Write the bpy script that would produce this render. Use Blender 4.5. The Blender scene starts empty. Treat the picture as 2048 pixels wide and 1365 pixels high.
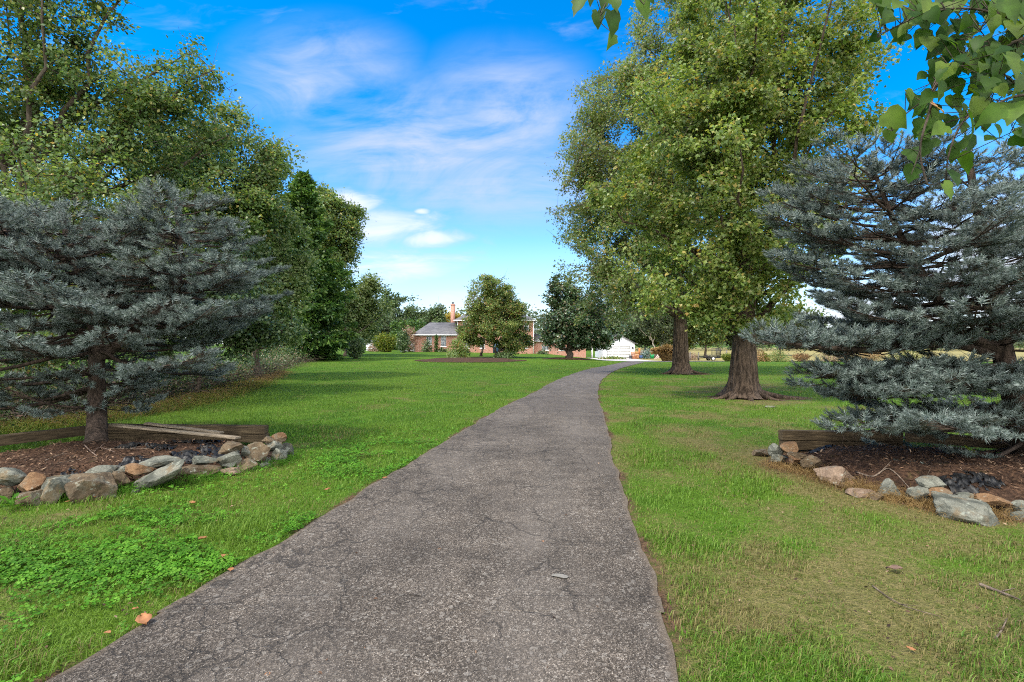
import bpy, math, random
import numpy as np
from mathutils import Vector, Matrix, noise as mnoise

# ------------------------------------------------------------------ set-up
scene = bpy.context.scene
col = scene.collection
rng = np.random.default_rng(11)
random.seed(5)
F, HZ, CX, CAMH = 1040.0, 688.0, 1024.0, 1.65      # focal length (px of a 2048 wide frame), horizon row, eye height

def sstep(a, b, x):
    t = np.clip((np.asarray(x, float) - a) / (b - a), 0, 1)
    return t * t * (3 - 2 * t)

def terrain(x, y):
    x = np.asarray(x, float); y = np.asarray(y, float)
    return (-0.85 * sstep(40, 80, y) * sstep(4, 15, x) + 0.35 * sstep(42, 85, y) * sstep(4, -14, x))

def at(px, py, d):
    return np.array([(px - CX) / F * d, d, CAMH + (HZ - py) / F * d])

def gnd(px, py, z=None):
    d = 20.0
    for _ in range(60):
        x = (px - CX) / F * d
        zz = z if z is not None else float(terrain(x, d))
        d = 0.5 * d + 0.5 * F * (CAMH - zz) / max(py - HZ, 1.0)
    return np.array([(px - CX) / F * d, d, z if z is not None else float(terrain((px - CX) / F * d, d))])

def tz(x, y): return float(terrain(x, y))

# ------------------------------------------------------------------ mesh accumulator
class MB:
    def __init__(s):
        s.v = []; s.f3 = []; s.f4 = []; s.m3 = []; s.m4 = []; s.n = 0
    def add(s, v, f, m=0):
        v = np.asarray(v, float).reshape(-1, 3); f = np.asarray(f, np.int64)
        if len(f) == 0: return s
        s.v.append(v)
        mm = np.full(len(f), m) if np.isscalar(m) else np.asarray(m)
        if f.shape[1] == 3: s.f3.append(f + s.n); s.m3.append(mm)
        else: s.f4.append(f + s.n); s.m4.append(mm)
        s.n += len(v)
        return s
    def add_shared(s, f, m=0):      # more faces on the vertices of the last add
        f = np.asarray(f, np.int64) + s.n - len(s.v[-1])
        mm = np.full(len(f), m)
        if f.shape[1] == 3: s.f3.append(f); s.m3.append(mm)
        else: s.f4.append(f); s.m4.append(mm)
    def box(s, lo, hi, m=0):
        x0, y0, z0 = lo; x1, y1, z1 = hi
        v = [(x0,y0,z0),(x1,y0,z0),(x1,y1,z0),(x0,y1,z0),(x0,y0,z1),(x1,y0,z1),(x1,y1,z1),(x0,y1,z1)]
        f = [(0,3,2,1),(4,5,6,7),(0,1,5,4),(1,2,6,5),(2,3,7,6),(3,0,4,7)]
        return s.add(v, f, m)
    def beam(s, a, b, w, h, m=0, up=(0,0,1)):
        a = np.asarray(a, float); b = np.asarray(b, float)
        t = b - a; t = t / np.linalg.norm(t)
        r = np.cross(t, up); r /= np.linalg.norm(r); u = np.cross(r, t)
        v = []
        for p in (a, b):
            for (i, j) in ((-1,-1),(1,-1),(1,1),(-1,1)): v.append(p + r*i*w/2 + u*j*h/2)
        return s.add(v, [(0,1,2,3),(7,6,5,4),(0,4,5,1),(1,5,6,2),(2,6,7,3),(3,7,4,0)], m)
    def tube(s, path, rad, sides=6, m=0):
        P = np.asarray(path, float); n = len(P)
        R = np.full(n, rad) if np.isscalar(rad) else np.asarray(rad, float)
        T = np.gradient(P, axis=0); T /= np.linalg.norm(T, axis=1)[:, None] + 1e-9
        ref = np.array([0.31, 0.95, 0.0]) if abs(T[:, 2]).mean() > .6 else np.array([0.05, 0.1, 1.0])
        A = np.cross(T, ref); A /= np.linalg.norm(A, axis=1)[:, None] + 1e-9
        B = np.cross(T, A)
        th = np.linspace(0, 2*math.pi, sides, endpoint=False)
        V = P[:, None] + R[:, None, None] * (np.cos(th)[None, :, None]*A[:, None] + np.sin(th)[None, :, None]*B[:, None])
        V = V.reshape(-1, 3)
        i = np.arange(n-1)[:, None]*sides; j = np.arange(sides)[None]; k = (j+1) % sides
        f = np.stack([i+j, i+k, i+sides+k, i+sides+j], -1).reshape(-1, 4)
        V = np.vstack([V, P[:1], P[-1:]]); c0 = n*sides; c1 = c0+1; L = (n-1)*sides
        s.add(V, f, m)
        jj = np.arange(sides); kk = (jj+1) % sides
        s.add_shared(np.stack([np.full(sides, c0), kk, jj], -1), m)
        s.add_shared(np.stack([np.full(sides, c1), L+jj, L+kk], -1), m)
        return s
    def sticks(s, A, B, ra, rb, m=0):
        A = np.asarray(A, float).reshape(-1, 3); B = np.asarray(B, float).reshape(-1, 3); n = len(A)
        if n == 0: return s
        T = B - A; T /= np.linalg.norm(T, axis=1)[:, None] + 1e-9
        ref = np.where(np.abs(T[:, 2:3]) > .8, np.array([[1., 0, 0]]), np.array([[0, 0, 1.]]))
        X = np.cross(T, ref); X /= np.linalg.norm(X, axis=1)[:, None] + 1e-9
        Y = np.cross(T, X)
        ra = np.broadcast_to(ra, n)[:, None]; rb = np.broadcast_to(rb, n)[:, None]
        V = np.zeros((n, 6, 3))
        for k in range(3):
            c, q = math.cos(k*2.0944), math.sin(k*2.0944)
            V[:, k] = A + ra*(c*X + q*Y); V[:, 3+k] = B + rb*(c*X + q*Y)
        o = np.arange(n)[:, None, None]*6
        f = (np.array([(0,1,4,3),(1,2,5,4),(2,0,3,5)])[None] + o).reshape(-1, 4)
        return s.add(V.reshape(-1, 3), f, m)
    def leaves(s, P, Nrm, size, tv, tf, m=0, T=None, r=rng):
        P = np.asarray(P, float); n = len(P)
        if n == 0: return s
        Nn = Nrm / (np.linalg.norm(Nrm, axis=1)[:, None] + 1e-9)
        if T is None: T = r.normal(size=(n, 3))
        T = T - Nn * np.sum(T*Nn, 1)[:, None]; T /= np.linalg.norm(T, axis=1)[:, None] + 1e-9
        B = np.cross(Nn, T)
        S = np.broadcast_to(size, n)[:, None, None]
        tv = np.asarray(tv, float)
        V = P[:, None] + S*(tv[None, :, 0:1]*T[:, None] + tv[None, :, 1:2]*B[:, None] + tv[None, :, 2:3]*Nn[:, None])
        tf = np.asarray(tf); k = len(tv)
        f = (tf[None] + (np.arange(n)*k)[:, None, None]).reshape(-1, tf.shape[1])
        mm = m if np.isscalar(m) else np.repeat(np.asarray(m), len(tf))
        return s.add(V.reshape(-1, 3), f, mm)
    def build(s, name, mats, parent=None, smooth=False):
        me = bpy.data.meshes.new(name)
        V = np.concatenate(s.v) if s.v else np.zeros((0, 3))
        f3 = np.concatenate(s.f3) if s.f3 else np.zeros((0, 3), int)
        f4 = np.concatenate(s.f4) if s.f4 else np.zeros((0, 4), int)
        mi = np.concatenate([np.concatenate(s.m3) if s.m3 else np.zeros(0, int), np.concatenate(s.m4) if s.m4 else np.zeros(0, int)])
        me.vertices.add(len(V)); me.vertices.foreach_set('co', V.astype(np.float32).ravel())
        loops = np.concatenate([f3.ravel(), f4.ravel()]).astype(np.int32)
        me.loops.add(len(loops)); me.loops.foreach_set('vertex_index', loops)
        ls = np.concatenate([np.arange(len(f3))*3, len(f3)*3 + np.arange(len(f4))*4]).astype(np.int32)
        me.polygons.add(len(ls)); me.polygons.foreach_set('loop_start', ls)
        me.polygons.foreach_set('material_index', mi.astype(np.int32))
        if smooth: me.polygons.foreach_set('use_smooth', np.ones(len(ls), bool))
        for mt in (mats if isinstance(mats, (list, tuple)) else [mats]): me.materials.append(mt)
        me.update(calc_edges=True)
        o = bpy.data.objects.new(name, me); col.objects.link(o)
        if parent is not None:
            o.parent = parent
            root = parent
            while root.parent is not None: root = root.parent
            if parent.parent is None:
                o.matrix_parent_inverse = Matrix.Translation(-Vector(root.location)) if parent.type == 'EMPTY' else Matrix()
        return o

def tag(o, label=None, cat=None, group=None, kind=None):
    if label: o['label'] = label
    if cat: o['category'] = cat
    if group: o['group'] = group
    if kind: o['kind'] = kind
    return o

def thing(name, label, cat, loc, group=None):
    o = bpy.data.objects.new(name, None); col.objects.link(o)
    o.empty_display_size = .2
    o.location = Vector([float(c) for c in loc])
    return tag(o, label, cat, group)

# ------------------------------------------------------------------ node helpers
class NT:
    def __init__(s, nt): s.nt = nt
    def n(s, typ, ins=None, **kw):
        nd = s.nt.nodes.new(typ)
        for k, v in kw.items(): setattr(nd, k, v)
        for k, v in (ins or {}).items():
            sock = nd.inputs[k]
            if hasattr(v, 'is_linked') or isinstance(v, bpy.types.NodeSocket): s.nt.links.new(v, sock)
            else: sock.default_value = v
        return nd
    def math(s, op, a, b=0.0, c=None, clamp=False):
        ins = {0: a, 1: b}
        if c is not None: ins[2] = c
        return s.n('ShaderNodeMath', ins, operation=op, use_clamp=clamp).outputs[0]
    def mix(s, f, a, b, blend='MIX'):
        nd = s.n('ShaderNodeMix', data_type='RGBA', blend_type=blend)
        for i, v in ((0, f), (6, a), (7, b)):
            if isinstance(v, bpy.types.NodeSocket): s.nt.links.new(v, nd.inputs[i])
            else:
                if i and len(v) == 3: v = (*v, 1)
                nd.inputs[i].default_value = v
        return nd.outputs[2]
    def noise(s, vec, scale, detail=3.0, rough=.55, dist=0.0, out=0):
        ins = {'Scale': scale, 'Detail': detail, 'Roughness': rough, 'Distortion': dist}
        if vec is not None: ins['Vector'] = vec
        return s.n('ShaderNodeTexNoise', ins).outputs[out]
    def smooth(s, x, a, b, lo=0.0, hi=1.0):
        return s.n('ShaderNodeMapRange', {0: x, 1: a, 2: b, 3: lo, 4: hi}, interpolation_type='SMOOTHSTEP').outputs[0]
    def ramp(s, f, stops):
        nd = s.n('ShaderNodeValToRGB', {0: f})
        el = nd.color_ramp.elements
        while len(el) < len(stops): el.new(.5)
        for e, (p, c) in zip(el, stops): e.position = p; e.color = (*c, 1)
        return nd.outputs[0]
    def scale(s, vec, sc):
        return s.n('ShaderNodeVectorMath', {0: vec, 1: sc}, operation='MULTIPLY').outputs[0]
    def blob(s, x, y, cx, cy, rx, ry, inner=0.4):
        a = s.math('DIVIDE', s.math('SUBTRACT', x, cx), rx); b = s.math('DIVIDE', s.math('SUBTRACT', y, cy), ry)
        r = s.math('SQRT', s.math('ADD', s.math('MULTIPLY', a, a), s.math('MULTIPLY', b, b)))
        return s.smooth(r, inner, 1.0, 1.0, 0.0)

def new_mat(name):
    m = bpy.data.materials.new(name); m.use_nodes = True
    nt = m.node_tree; nt.nodes.clear()
    t = NT(nt); out = t.n('ShaderNodeOutputMaterial')
    return m, t, out

def pos(t):
    g = t.n('ShaderNodeNewGeometry')
    sp = t.n('ShaderNodeSeparateXYZ', {0: g.outputs['Position']})
    return g.outputs['Position'], sp.outputs[0], sp.outputs[1], sp.outputs[2], g

def finish(m, t, out, color, rough=.8, bump=None, bstr=.5, bdist=.02, spec=.3, metal=0.0, disp=None):
    ins = {'Base Color': color if isinstance(color, bpy.types.NodeSocket) else (*color, 1), 'Roughness': rough, 'Metallic': metal, 'Specular IOR Level': spec}
    b = t.n('ShaderNodeBsdfPrincipled', ins)
    if bump is not None:
        bn = t.n('ShaderNodeBump', {'Height': bump, 'Strength': bstr, 'Distance': bdist})
        t.nt.links.new(bn.outputs[0], b.inputs['Normal'])
    t.nt.links.new(b.outputs[0], out.inputs[0])
    return m

def mat_plain(name, c, rough=.6, spec=.3, metal=0.0, var=.25, scale=6.0):
    m, t, out = new_mat(name)
    p = t.n('ShaderNodeTexCoord').outputs['Object']
    n = t.noise(p, scale, 4)
    f = t.smooth(n, .3, .7)
    lo = tuple(x*(1-var) for x in c); hi = tuple(min(1, x*(1+var*.6)) for x in c)
    return finish(m, t, out, t.mix(f, lo, hi), rough, n, .15, .01, spec, metal)

def mat_leaf(name, stops, trans=.3, rough=.5, spec=.35, clump=.6, cl_lo=.72, cl_hi=1.2, tmul=1.25, gain=1.0):
    m, t, out = new_mat(name)
    p, x, y, z, g = pos(t)
    c = t.ramp(g.outputs['Random Per Island'], stops)
    n = t.noise(p, clump, 2)
    k = t.smooth(n, .3, .7, cl_lo, cl_hi)
    c = t.n('ShaderNodeVectorMath', {0: c, 3: t.math('MULTIPLY', k, gain)}, operation='SCALE').outputs[0]
    b = t.n('ShaderNodeBsdfPrincipled', {'Base Color': c, 'Roughness': rough, 'Specular IOR Level': spec})
    c2 = t.n('ShaderNodeVectorMath', {0: c, 1: (1.15*tmul, 1.1*tmul, .55*tmul)}, operation='MULTIPLY').outputs[0]
    tr = t.n('ShaderNodeBsdfTranslucent', {'Color': c2})
    mx = t.n('ShaderNodeMixShader', {0: trans, 1: b.outputs[0], 2: tr.outputs[0]})
    t.nt.links.new(mx.outputs[0], out.inputs[0])
    return m

def mat_bark(name, dark, light, sc=9.0, bstr=.9):
    m, t, out = new_mat(name)
    p, x, y, z, g = pos(t)
    v = t.scale(p, (1, 1, .22))
    n1 = t.noise(v, sc, 6, .65, .6)
    n2 = t.noise(p, 1.6, 3)
    n3 = t.noise(p, 45, 3)
    f = t.smooth(n1, .36, .66)
    c = t.mix(f, dark, light)
    c = t.mix(t.smooth(n2, .45, .75, 0, .35), c, tuple(a*.8+.03 for a in light))
    h = t.math('ADD', n1, t.math('MULTIPLY', n3, .25))
    return finish(m, t, out, c, .9, h, bstr, .05, .15)

# ------------------------------------------------------------------ numpy noise and polygons
def vnoise(x, y, seed=0):
    xi = np.floor(x).astype(np.int64); yi = np.floor(y).astype(np.int64)
    fx = x - xi; fy = y - yi
    fx = fx*fx*(3-2*fx); fy = fy*fy*(3-2*fy)
    def h(a, b):
        k = (a*374761393 + b*668265263 + seed*974634777) & 0x7fffffff
        k = ((k ^ (k >> 13)) * 1274126177) & 0x7fffffff
        return ((k ^ (k >> 16)) & 0xffff) / 65535.0
    return (h(xi, yi)*(1-fx) + h(xi+1, yi)*fx)*(1-fy) + (h(xi, yi+1)*(1-fx) + h(xi+1, yi+1)*fx)*fy

def fbm(x, y, seed=0, oct=4):
    x = np.asarray(x, float); y = np.asarray(y, float)
    a = .5; s = np.zeros_like(x); n = 0
    for k in range(oct):
        s = s + a*vnoise(x*2**k + 17*k, y*2**k + 9*k, seed+k); n += a; a *= .5
    return s/n

def inpoly(x, y, poly):
    x = np.asarray(x, float); y = np.asarray(y, float)
    r = np.zeros(x.shape, bool); n = len(poly)
    for i in range(n):
        x0, y0 = poly[i]; x1, y1 = poly[(i+1) % n]
        c = (y0 > y) != (y1 > y)
        with np.errstate(divide='ignore', invalid='ignore'):
            xx = (x1-x0)*(y-y0)/(y1-y0) + x0
        r ^= c & (x < xx)
    return r

def dpoly(x, y, poly, closed=True):
    x = np.asarray(x, float); y = np.asarray(y, float)
    d = np.full(x.shape, 1e9); n = len(poly)
    for i in range(n if closed else n-1):
        a = np.array(poly[i], float); b = np.array(poly[(i+1) % n], float)
        ab = b-a; t = np.clip(((x-a[0])*ab[0] + (y-a[1])*ab[1])/(ab@ab + 1e-12), 0, 1)
        d = np.minimum(d, np.hypot(x-a[0]-t*ab[0], y-a[1]-t*ab[1]))
    return d

def catmull(P, k=8):
    P = np.asarray(P, float); out = []
    for i in range(len(P)-1):
        p0 = P[max(i-1, 0)]; p1 = P[i]; p2 = P[i+1]; p3 = P[min(i+2, len(P)-1)]
        for j in range(k):
            t = j/k
            out.append(.5*((2*p1) + (-p0+p2)*t + (2*p0-5*p1+4*p2-p3)*t*t + (-p0+3*p1-3*p2+p3)*t**3))
    out.append(P[-1]); return np.array(out)

# ------------------------------------------------------------------ plan of the place (world metres)
DR = [((100,1365),(1366,1365)),((337,1220),(1321,1220)),((600,1060),(1271,1060)),((785,950),(1237,955)),((930,860),(1216,870)),
      ((1000,818),(1207,830)),((1060,790),(1196,790)),((1117,760),(1204,761)),((1175,740),(1227,744)),((1222,731),(1251,735)),((1262,724),(1288,726.5))]
DL = [gnd(*a)[:2] for a, b in DR]; DRr = [gnd(*b)[:2] for a, b in DR]
dirL = DL[0]-DL[1]; dirR = DRr[0]-DRr[1]
DL = [DL[0] + dirL/np.linalg.norm(dirL)*9] + DL; DRr = [DRr[0] + dirR/np.linalg.norm(dirR)*9] + DRr
DLc, DRc = catmull(DL, 10), catmull(DRr, 10)
# slightly ragged asphalt edges
def ragged(E, seed):
    s = np.concatenate([[0], np.cumsum(np.linalg.norm(np.diff(E, axis=0), axis=1))])
    k = (fbm(s*1.7, s*0+seed, seed, 3)-.5)*.11
    E = E.copy(); E[:, 0] += k; return E
def refine(E, n):
    s = np.concatenate([[0], np.cumsum(np.linalg.norm(np.diff(E, axis=0), axis=1))])
    s /= s[-1]; q = np.linspace(0, 1, n)**1.0
    return np.stack([np.interp(q, s, E[:, k]) for k in (0, 1)], 1)
def refine_par(A, B, n):      # keep left and right rows paired
    i = np.linspace(0, len(A)-1, n)
    j = np.arange(len(A))
    return (np.stack([np.interp(i, j, A[:, k]) for k in (0, 1)], 1), np.stack([np.interp(i, j, B[:, k]) for k in (0, 1)], 1))
EL, ER = refine_par(DLc, DRc, 420)
EL, ER = ragged(EL, 3), ragged(ER, 8)
drive_poly = np.vstack([EL, ER[::-1]])
drive_small = np.vstack([EL[::6], ER[::-6]])

bedL = [gnd(590,912)[:2], gnd(560,930)[:2]+(0,.12), gnd(400,962)[:2]+(0,.14), gnd(230,988)[:2]+(0,.14), gnd(0,1012)[:2]+(0,.14), np.array([-7.6,5.0]), np.array([-9.5,5.6]), np.array([-9.6,6.2]),
        np.array([-7.15,7.2]), np.array([-6.55,8.22]), np.array([-4.0,8.24]), np.array([-3.8,8.1])]
bedR = [gnd(1548,935)[:2]+(0,.1), gnd(1640,958)[:2]+(.05,.12), gnd(1700,985)[:2]+(.1,.12), gnd(1790,1005)[:2]+(.1,.12), gnd(1900,1030)[:2]+(.05,.14), gnd(2048,1046)[:2]+(0,.14), np.array([7.0,4.4]), np.array([9.5,5.0]),
        np.array([9.4,6.6]), np.array([7.0,7.2]), np.array([5.75,7.9]), np.array([4.2,7.93])]
lot_poly = [(15.2,60.5),(12.8,70),(12.6,88.5),(30.5,88.5),(31,74),(25.2,64.0),(18.2,59.5),(17,57.5),(14.2,57)]
isl_c = np.array(gnd(940, 722)[:2]); isl_r = (5.2, 4.6)

def lawn_masks(x, y):
    d1 = dpoly(x, y, drive_small)
    n1 = fbm(x*.9, y*.9, 4); n2 = fbm(x*2.6+5, y*2.6, 7); n3 = fbm(x*.22, y*.22, 12)
    def bl(cx, cy, rx, ry): return 1 - sstep(.35, 1.0, np.hypot((x-cx)/rx, (y-cy)/ry))
    R = .46*bl(3.6, 3.4, 3.6, 3.4) + .28*bl(4.6, 8.5, 3.6, 5.0) + .5*bl(4.2, 5.9, 1.6, 1.2) + .2*bl(4.6, 14, 5, 7) + .32*bl(-2.2, 2.8, 1.3, .8) + .25*bl(7,20,8,8) + .14  # second blob: sunlit yellow strip right of the drive, painted as dryness
    R = R + .25*np.exp(-d1/.22)
    dry = np.clip(R*1.2 + (n1-.5)*1.5 + (n2-.5)*1.1 + (n3-.5)*.5 - .12, 0, 1)
    dirt = np.exp(-d1/.10)*.45 + .75*np.exp(-d1/.08)*sstep(.45, .65, fbm(x*1.3, y*1.3, 51, 2)) + sstep(.62, .8, n2)*np.clip(R, 0, 1)*.5
    dR = dpoly(x, y, bedR); dL = dpoly(x, y, bedL)
    dirt = dirt + np.exp(-dR/.25)*.9 + np.exp(-dL/.14)*.7
    dry = np.clip(dry + .8*np.exp(-dR/.5), 0, 1)
    dirt = np.clip(dirt, 0, 1)
    for c, r in MAPLE_DIRT:
        q = np.hypot((x-c[0])/r[0], (y-c[1])/r[1])
        dirt = np.maximum(dirt, 1 - sstep(.55, 1.1, q + (n2-.5)*.5))
    # weedy strip at the foot of the tree line
    return dry, np.clip(dirt, 0, 1)
mA = gnd(1362, 748); mB = gnd(1487, 796)
MAPLE_DIRT = [((mA[0]+.3, mA[1]-.1), (2.0, 1.1)), ((mB[0]+.5, mB[1]+.1), (1.9, 1.0))]

# ------------------------------------------------------------------ materials
def lawn_material():
    m, t, out = new_mat('lawn_ground')
    p, x, y, z, g = pos(t)
    dry = t.n('ShaderNodeAttribute', attribute_name='dry').outputs['Fac']
    dirt = t.n('ShaderNodeAttribute', attribute_name='dirt').outputs['Fac']
    n1 = t.noise(p, 1.1, 4); n2 = t.noise(p, 14, 4, .7); n3 = t.noise(t.scale(p, (1, .45, 1)), .28, 3); n4 = t.noise(p, 60, 2, .7)
    green = t.mix(t.smooth(n1, .3, .7), (.046,.118,.008), (.085,.175,.012))
    green = t.mix(t.smooth(n3, .35, .65, 0, .55), green, (.115,.185,.016))
    dr = t.mix(t.smooth(n2, .3, .7), (.115,.115,.03), (.22,.18,.075))
    c = t.mix(t.smooth(t.math('ADD', dry, t.math('MULTIPLY', t.math('SUBTRACT', n2, .5), .8)), .25, .95), green, dr)
    c = t.mix(t.smooth(n4, .35, .7, .45, 0), c, (.03,.045,.008))
    dc = t.mix(t.smooth(n2, .35, .65), (.05,.032,.02), (.14,.085,.05))
    c = t.mix(t.smooth(t.math('ADD', dirt, t.math('MULTIPLY', t.math('SUBTRACT', n2, .5), .7)), .3, .8), c, dc)
    h = t.math('ADD', n2, n4)
    return finish(m, t, out, c, .95, h, .8, .04, .1)

def blade_material():
    m, t, out = new_mat('grass_blade')
    p, x, y, z, g = pos(t)
    dry = t.n('ShaderNodeAttribute', attribute_name='dry').outputs['Fac']
    r = g.outputs['Random Per Island']
    n3 = t.noise(t.scale(p, (1, .45, 1)), .28, 3)
    green = t.ramp(r, [(0,(.032,.10,.006)),(.4,(.07,.17,.010)),(.85,(.12,.225,.02)),(1,(.17,.25,.05))])
    green = t.mix(t.smooth(n3, .35, .65, 0, .5), green, (.13,.205,.018))
    tan = t.ramp(t.math('FRACT', t.math('MULTIPLY', r, 7.3)), [(0,(.12,.135,.025)),(.45,(.165,.145,.045)),(.8,(.21,.165,.07)),(1,(.10,.055,.025))])
    f = t.smooth(t.math('ADD', dry, t.math('MULTIPLY', t.math('SUBTRACT', t.math('FRACT', t.math('MULTIPLY', r, 31.7)), .5), 1.0)), .42, .62)
    c = t.mix(f, green, tan)
    b = t.n('ShaderNodeBsdfPrincipled', {'Base Color': c, 'Roughness': .55, 'Specular IOR Level': .25})
    tr = t.n('ShaderNodeBsdfTranslucent', {'Color': c})
    mx = t.n('ShaderNodeMixShader', {0: .25, 1: b.outputs[0], 2: tr.outputs[0]})
    t.nt.links.new(mx.outputs[0], out.inputs[0])
    return m

def asphalt_material():
    m, t, out = new_mat('old_asphalt')
    p, x, y, z, g = pos(t)
    vor = t.n('ShaderNodeTexVoronoi', {'Vector': p, 'Scale': 150.0, 'Randomness': 1.0})
    bw = t.n('ShaderNodeRGBToBW', {0: vor.outputs['Color']}).outputs[0]
    agg = t.ramp(bw, [(0,(.017,.014,.010)),(.35,(.050,.040,.032)),(.62,(.097,.078,.063)),(.85,(.21,.178,.15)),(1,(.46,.41,.36))])
    vor2 = t.n('ShaderNodeTexVoronoi', {'Vector': p, 'Scale': 46.0})
    bw2 = t.n('ShaderNodeRGBToBW', {0: vor2.outputs['Color']}).outputs[0]
    agg = t.mix(t.smooth(bw2, .8, .86, 0, .55), agg, (.24,.215,.19))
    side_ = t.n('ShaderNodeAttribute', attribute_name='side').outputs['Fac']
    gap = t.smooth(vor.outputs['Distance'], .0, .75)
    n1 = t.noise(p, .55, 5, .6); n2 = t.noise(p, 3.2, 4, .65); n3 = t.noise(t.scale(p, (1, .3, 1)), 1.1, 4)
    k = t.math('MULTIPLY', t.smooth(n1, .3, .7, .74, 1.24), t.smooth(n2, .3, .72, .80, 1.18))
    c = t.n('ShaderNodeVectorMath', {0: agg, 3: k}, operation='SCALE').outputs[0]
    c = t.mix(t.smooth(n3, .48, .7, 0, .5), c, (.135,.115,.10))           # pale worn binder
    trk = t.math('MULTIPLY', t.smooth(t.math('ABSOLUTE', t.math('SUBTRACT', t.math('ABSOLUTE', t.math('SUBTRACT', side_, .5)), .23)), .03, .13, 1, 0), t.smooth(n1, .35, .6))
    c = t.mix(t.math('MULTIPLY', trk, .22), c, (.16,.14,.125))
    stn = t.smooth(t.noise(p, 1.7, 5, .7), .60, .74)
    c = t.mix(t.math('MULTIPLY', stn, .4), c, (.035,.030,.026))
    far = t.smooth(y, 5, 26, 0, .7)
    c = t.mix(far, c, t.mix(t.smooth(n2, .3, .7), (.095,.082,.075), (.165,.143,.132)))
    # darker sealed patches
    pw = t.n('ShaderNodeTexVoronoi', {'Vector': t.n('ShaderNodeVectorMath', {0: p, 1: t.n('ShaderNodeTexNoise', {'Vector': p, 'Scale': 2.0}).outputs[1]}, operation='ADD').outputs[0], 'Scale': .38})
    pc = t.n('ShaderNodeRGBToBW', {0: pw.outputs['Color']}).outputs[0]
    c = t.mix(t.smooth(pc, .66, .72, 0, .38), c, (.06,.052,.05))
    # cracks: two warped cell networks, thin, strongest along the left wheel track
    w = t.n('ShaderNodeTexNoise', {'Vector': p, 'Scale': 3.0, 'Detail': 6.0, 'Roughness': .65}).outputs[1]
    wp = t.n('ShaderNodeVectorMath', {0: p, 1: t.n('ShaderNodeVectorMath', {0: w, 3: .32}, operation='SCALE').outputs[0]}, operation='ADD').outputs[0]
    c1 = t.n('ShaderNodeTexVoronoi', {'Vector': t.scale(wp, (1.5, .75, 1)), 'Scale': 1.15}, feature='DISTANCE_TO_EDGE').outputs[0]
    c2 = t.n('ShaderNodeTexVoronoi', {'Vector': wp, 'Scale': 3.4}, feature='DISTANCE_TO_EDGE').outputs[0]
    zone = t.smooth(t.noise(p, .45, 2), .42, .6)
    left = t.n('ShaderNodeAttribute', attribute_name='side').outputs['Fac']
    z1 = t.smooth(t.math('ADD', left, t.math('MULTIPLY', zone, .35)), .62, .95)
    k1 = t.math('MULTIPLY', t.smooth(c1, .003, .013, 1, 0), t.smooth(t.noise(p, .8, 2), .4, .55))
    k2 = t.math('MULTIPLY', t.smooth(c2, .007, .026, 1, 0), z1)
    cr = t.math('MAXIMUM', k1, k2)
    c = t.mix(t.math('MULTIPLY', cr, .62), c, (.022,.019,.017))
    edge = t.n('ShaderNodeAttribute', attribute_name='edge').outputs['Fac']
    c = t.mix(t.smooth(t.math('ADD', edge, t.math('MULTIPLY', t.math('SUBTRACT', n2, .5), .6)), .55, .95, 0, .7), c, (.13,.1,.075))
    h = t.math('SUBTRACT', t.math('ADD', gap, t.math('MULTIPLY', n2, .3)), t.math('MULTIPLY', cr, 2.0))
    h = t.math('MULTIPLY', h, -1.0) if False else h
    c = t.n('ShaderNodeVectorMath', {0: c, 1: (1.0, 1.0, .95)}, operation='MULTIPLY').outputs[0]
    return finish(m, t, out, c, .85, h, .7, .006, .25)

def mulch_material():
    m, t, out = new_mat('mulch')
    p, x, y, z, g = pos(t)
    n1 = t.noise(p, 2.2, 4); n2 = t.noise(t.scale(p, (1, .5, 1)), 38, 5, .7); n3 = t.noise(p, 9, 4)
    c = t.ramp(n2, [(.28,(.012,.008,.006)),(.45,(.045,.026,.017)),(.58,(.10,.056,.034)),(.75,(.19,.115,.07))])
    c = t.mix(t.smooth(n1, .45, .68, 0, .55), c, (.035,.022,.016))
    c = t.mix(t.smooth(n3, .6, .75, 0, .4), c, (.07,.075,.02))
    return finish(m, t, out, c, .95, t.math('ADD', n2, n3), 1.0, .04, .1)

def rock_material(name, a, b, cstain):
    m, t, out = new_mat(name)
    p, x, y, z, g = pos(t)
    n1 = t.noise(p, 4.5, 6, .65, .5); n2 = t.noise(p, 34, 6, .75); n3 = t.noise(p, 5.3, 4, .6)
    c = t.mix(t.smooth(n1, .36, .62), a, b)
    c = t.mix(t.smooth(t.noise(p, 90, 3, .7), .35, .7, .35, 0), c, tuple(q*.3 for q in a))
    c = t.mix(t.smooth(n3, .52, .68, 0, .75), c, cstain)
    c = t.mix(t.smooth(n2, .55, .8, 0, .6), c, tuple(q*.35 for q in a))
    c = t.mix(t.smooth(t.noise(p, 16, 4, .6), .58, .68, 0, .5), c, (.30,.32,.26))
    return finish(m, t, out, c, .88, t.math('ADD', n1, t.math('MULTIPLY', n2, .6)), .9, .03, .2)

def brick_material():
    m, t, out = new_mat('red_brick')
    p, x, y, z, g = pos(t)
    v = t.n('ShaderNodeCombineXYZ', {0: t.math('ADD', x, y), 1: z, 2: 0.0}).outputs[0]
    br = t.n('ShaderNodeTexBrick', {'Vector': v, 'Color1': (.30,.095,.055,1), 'Color2': (.44,.165,.10,1), 'Mortar': (.52,.42,.36,1), 'Scale': 1.0, 'Mortar Size': .012, 'Brick Width': .23, 'Row Height': .08, 'Bias': -.1}, offset=.5)
    c = t.mix(t.smooth(t.noise(p, .9, 4), .35, .7, 0, .45), br.outputs[0], (.36,.15,.10))
    return finish(m, t, out, c, .9, br.outputs[1], .3, .01, .15)

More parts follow.
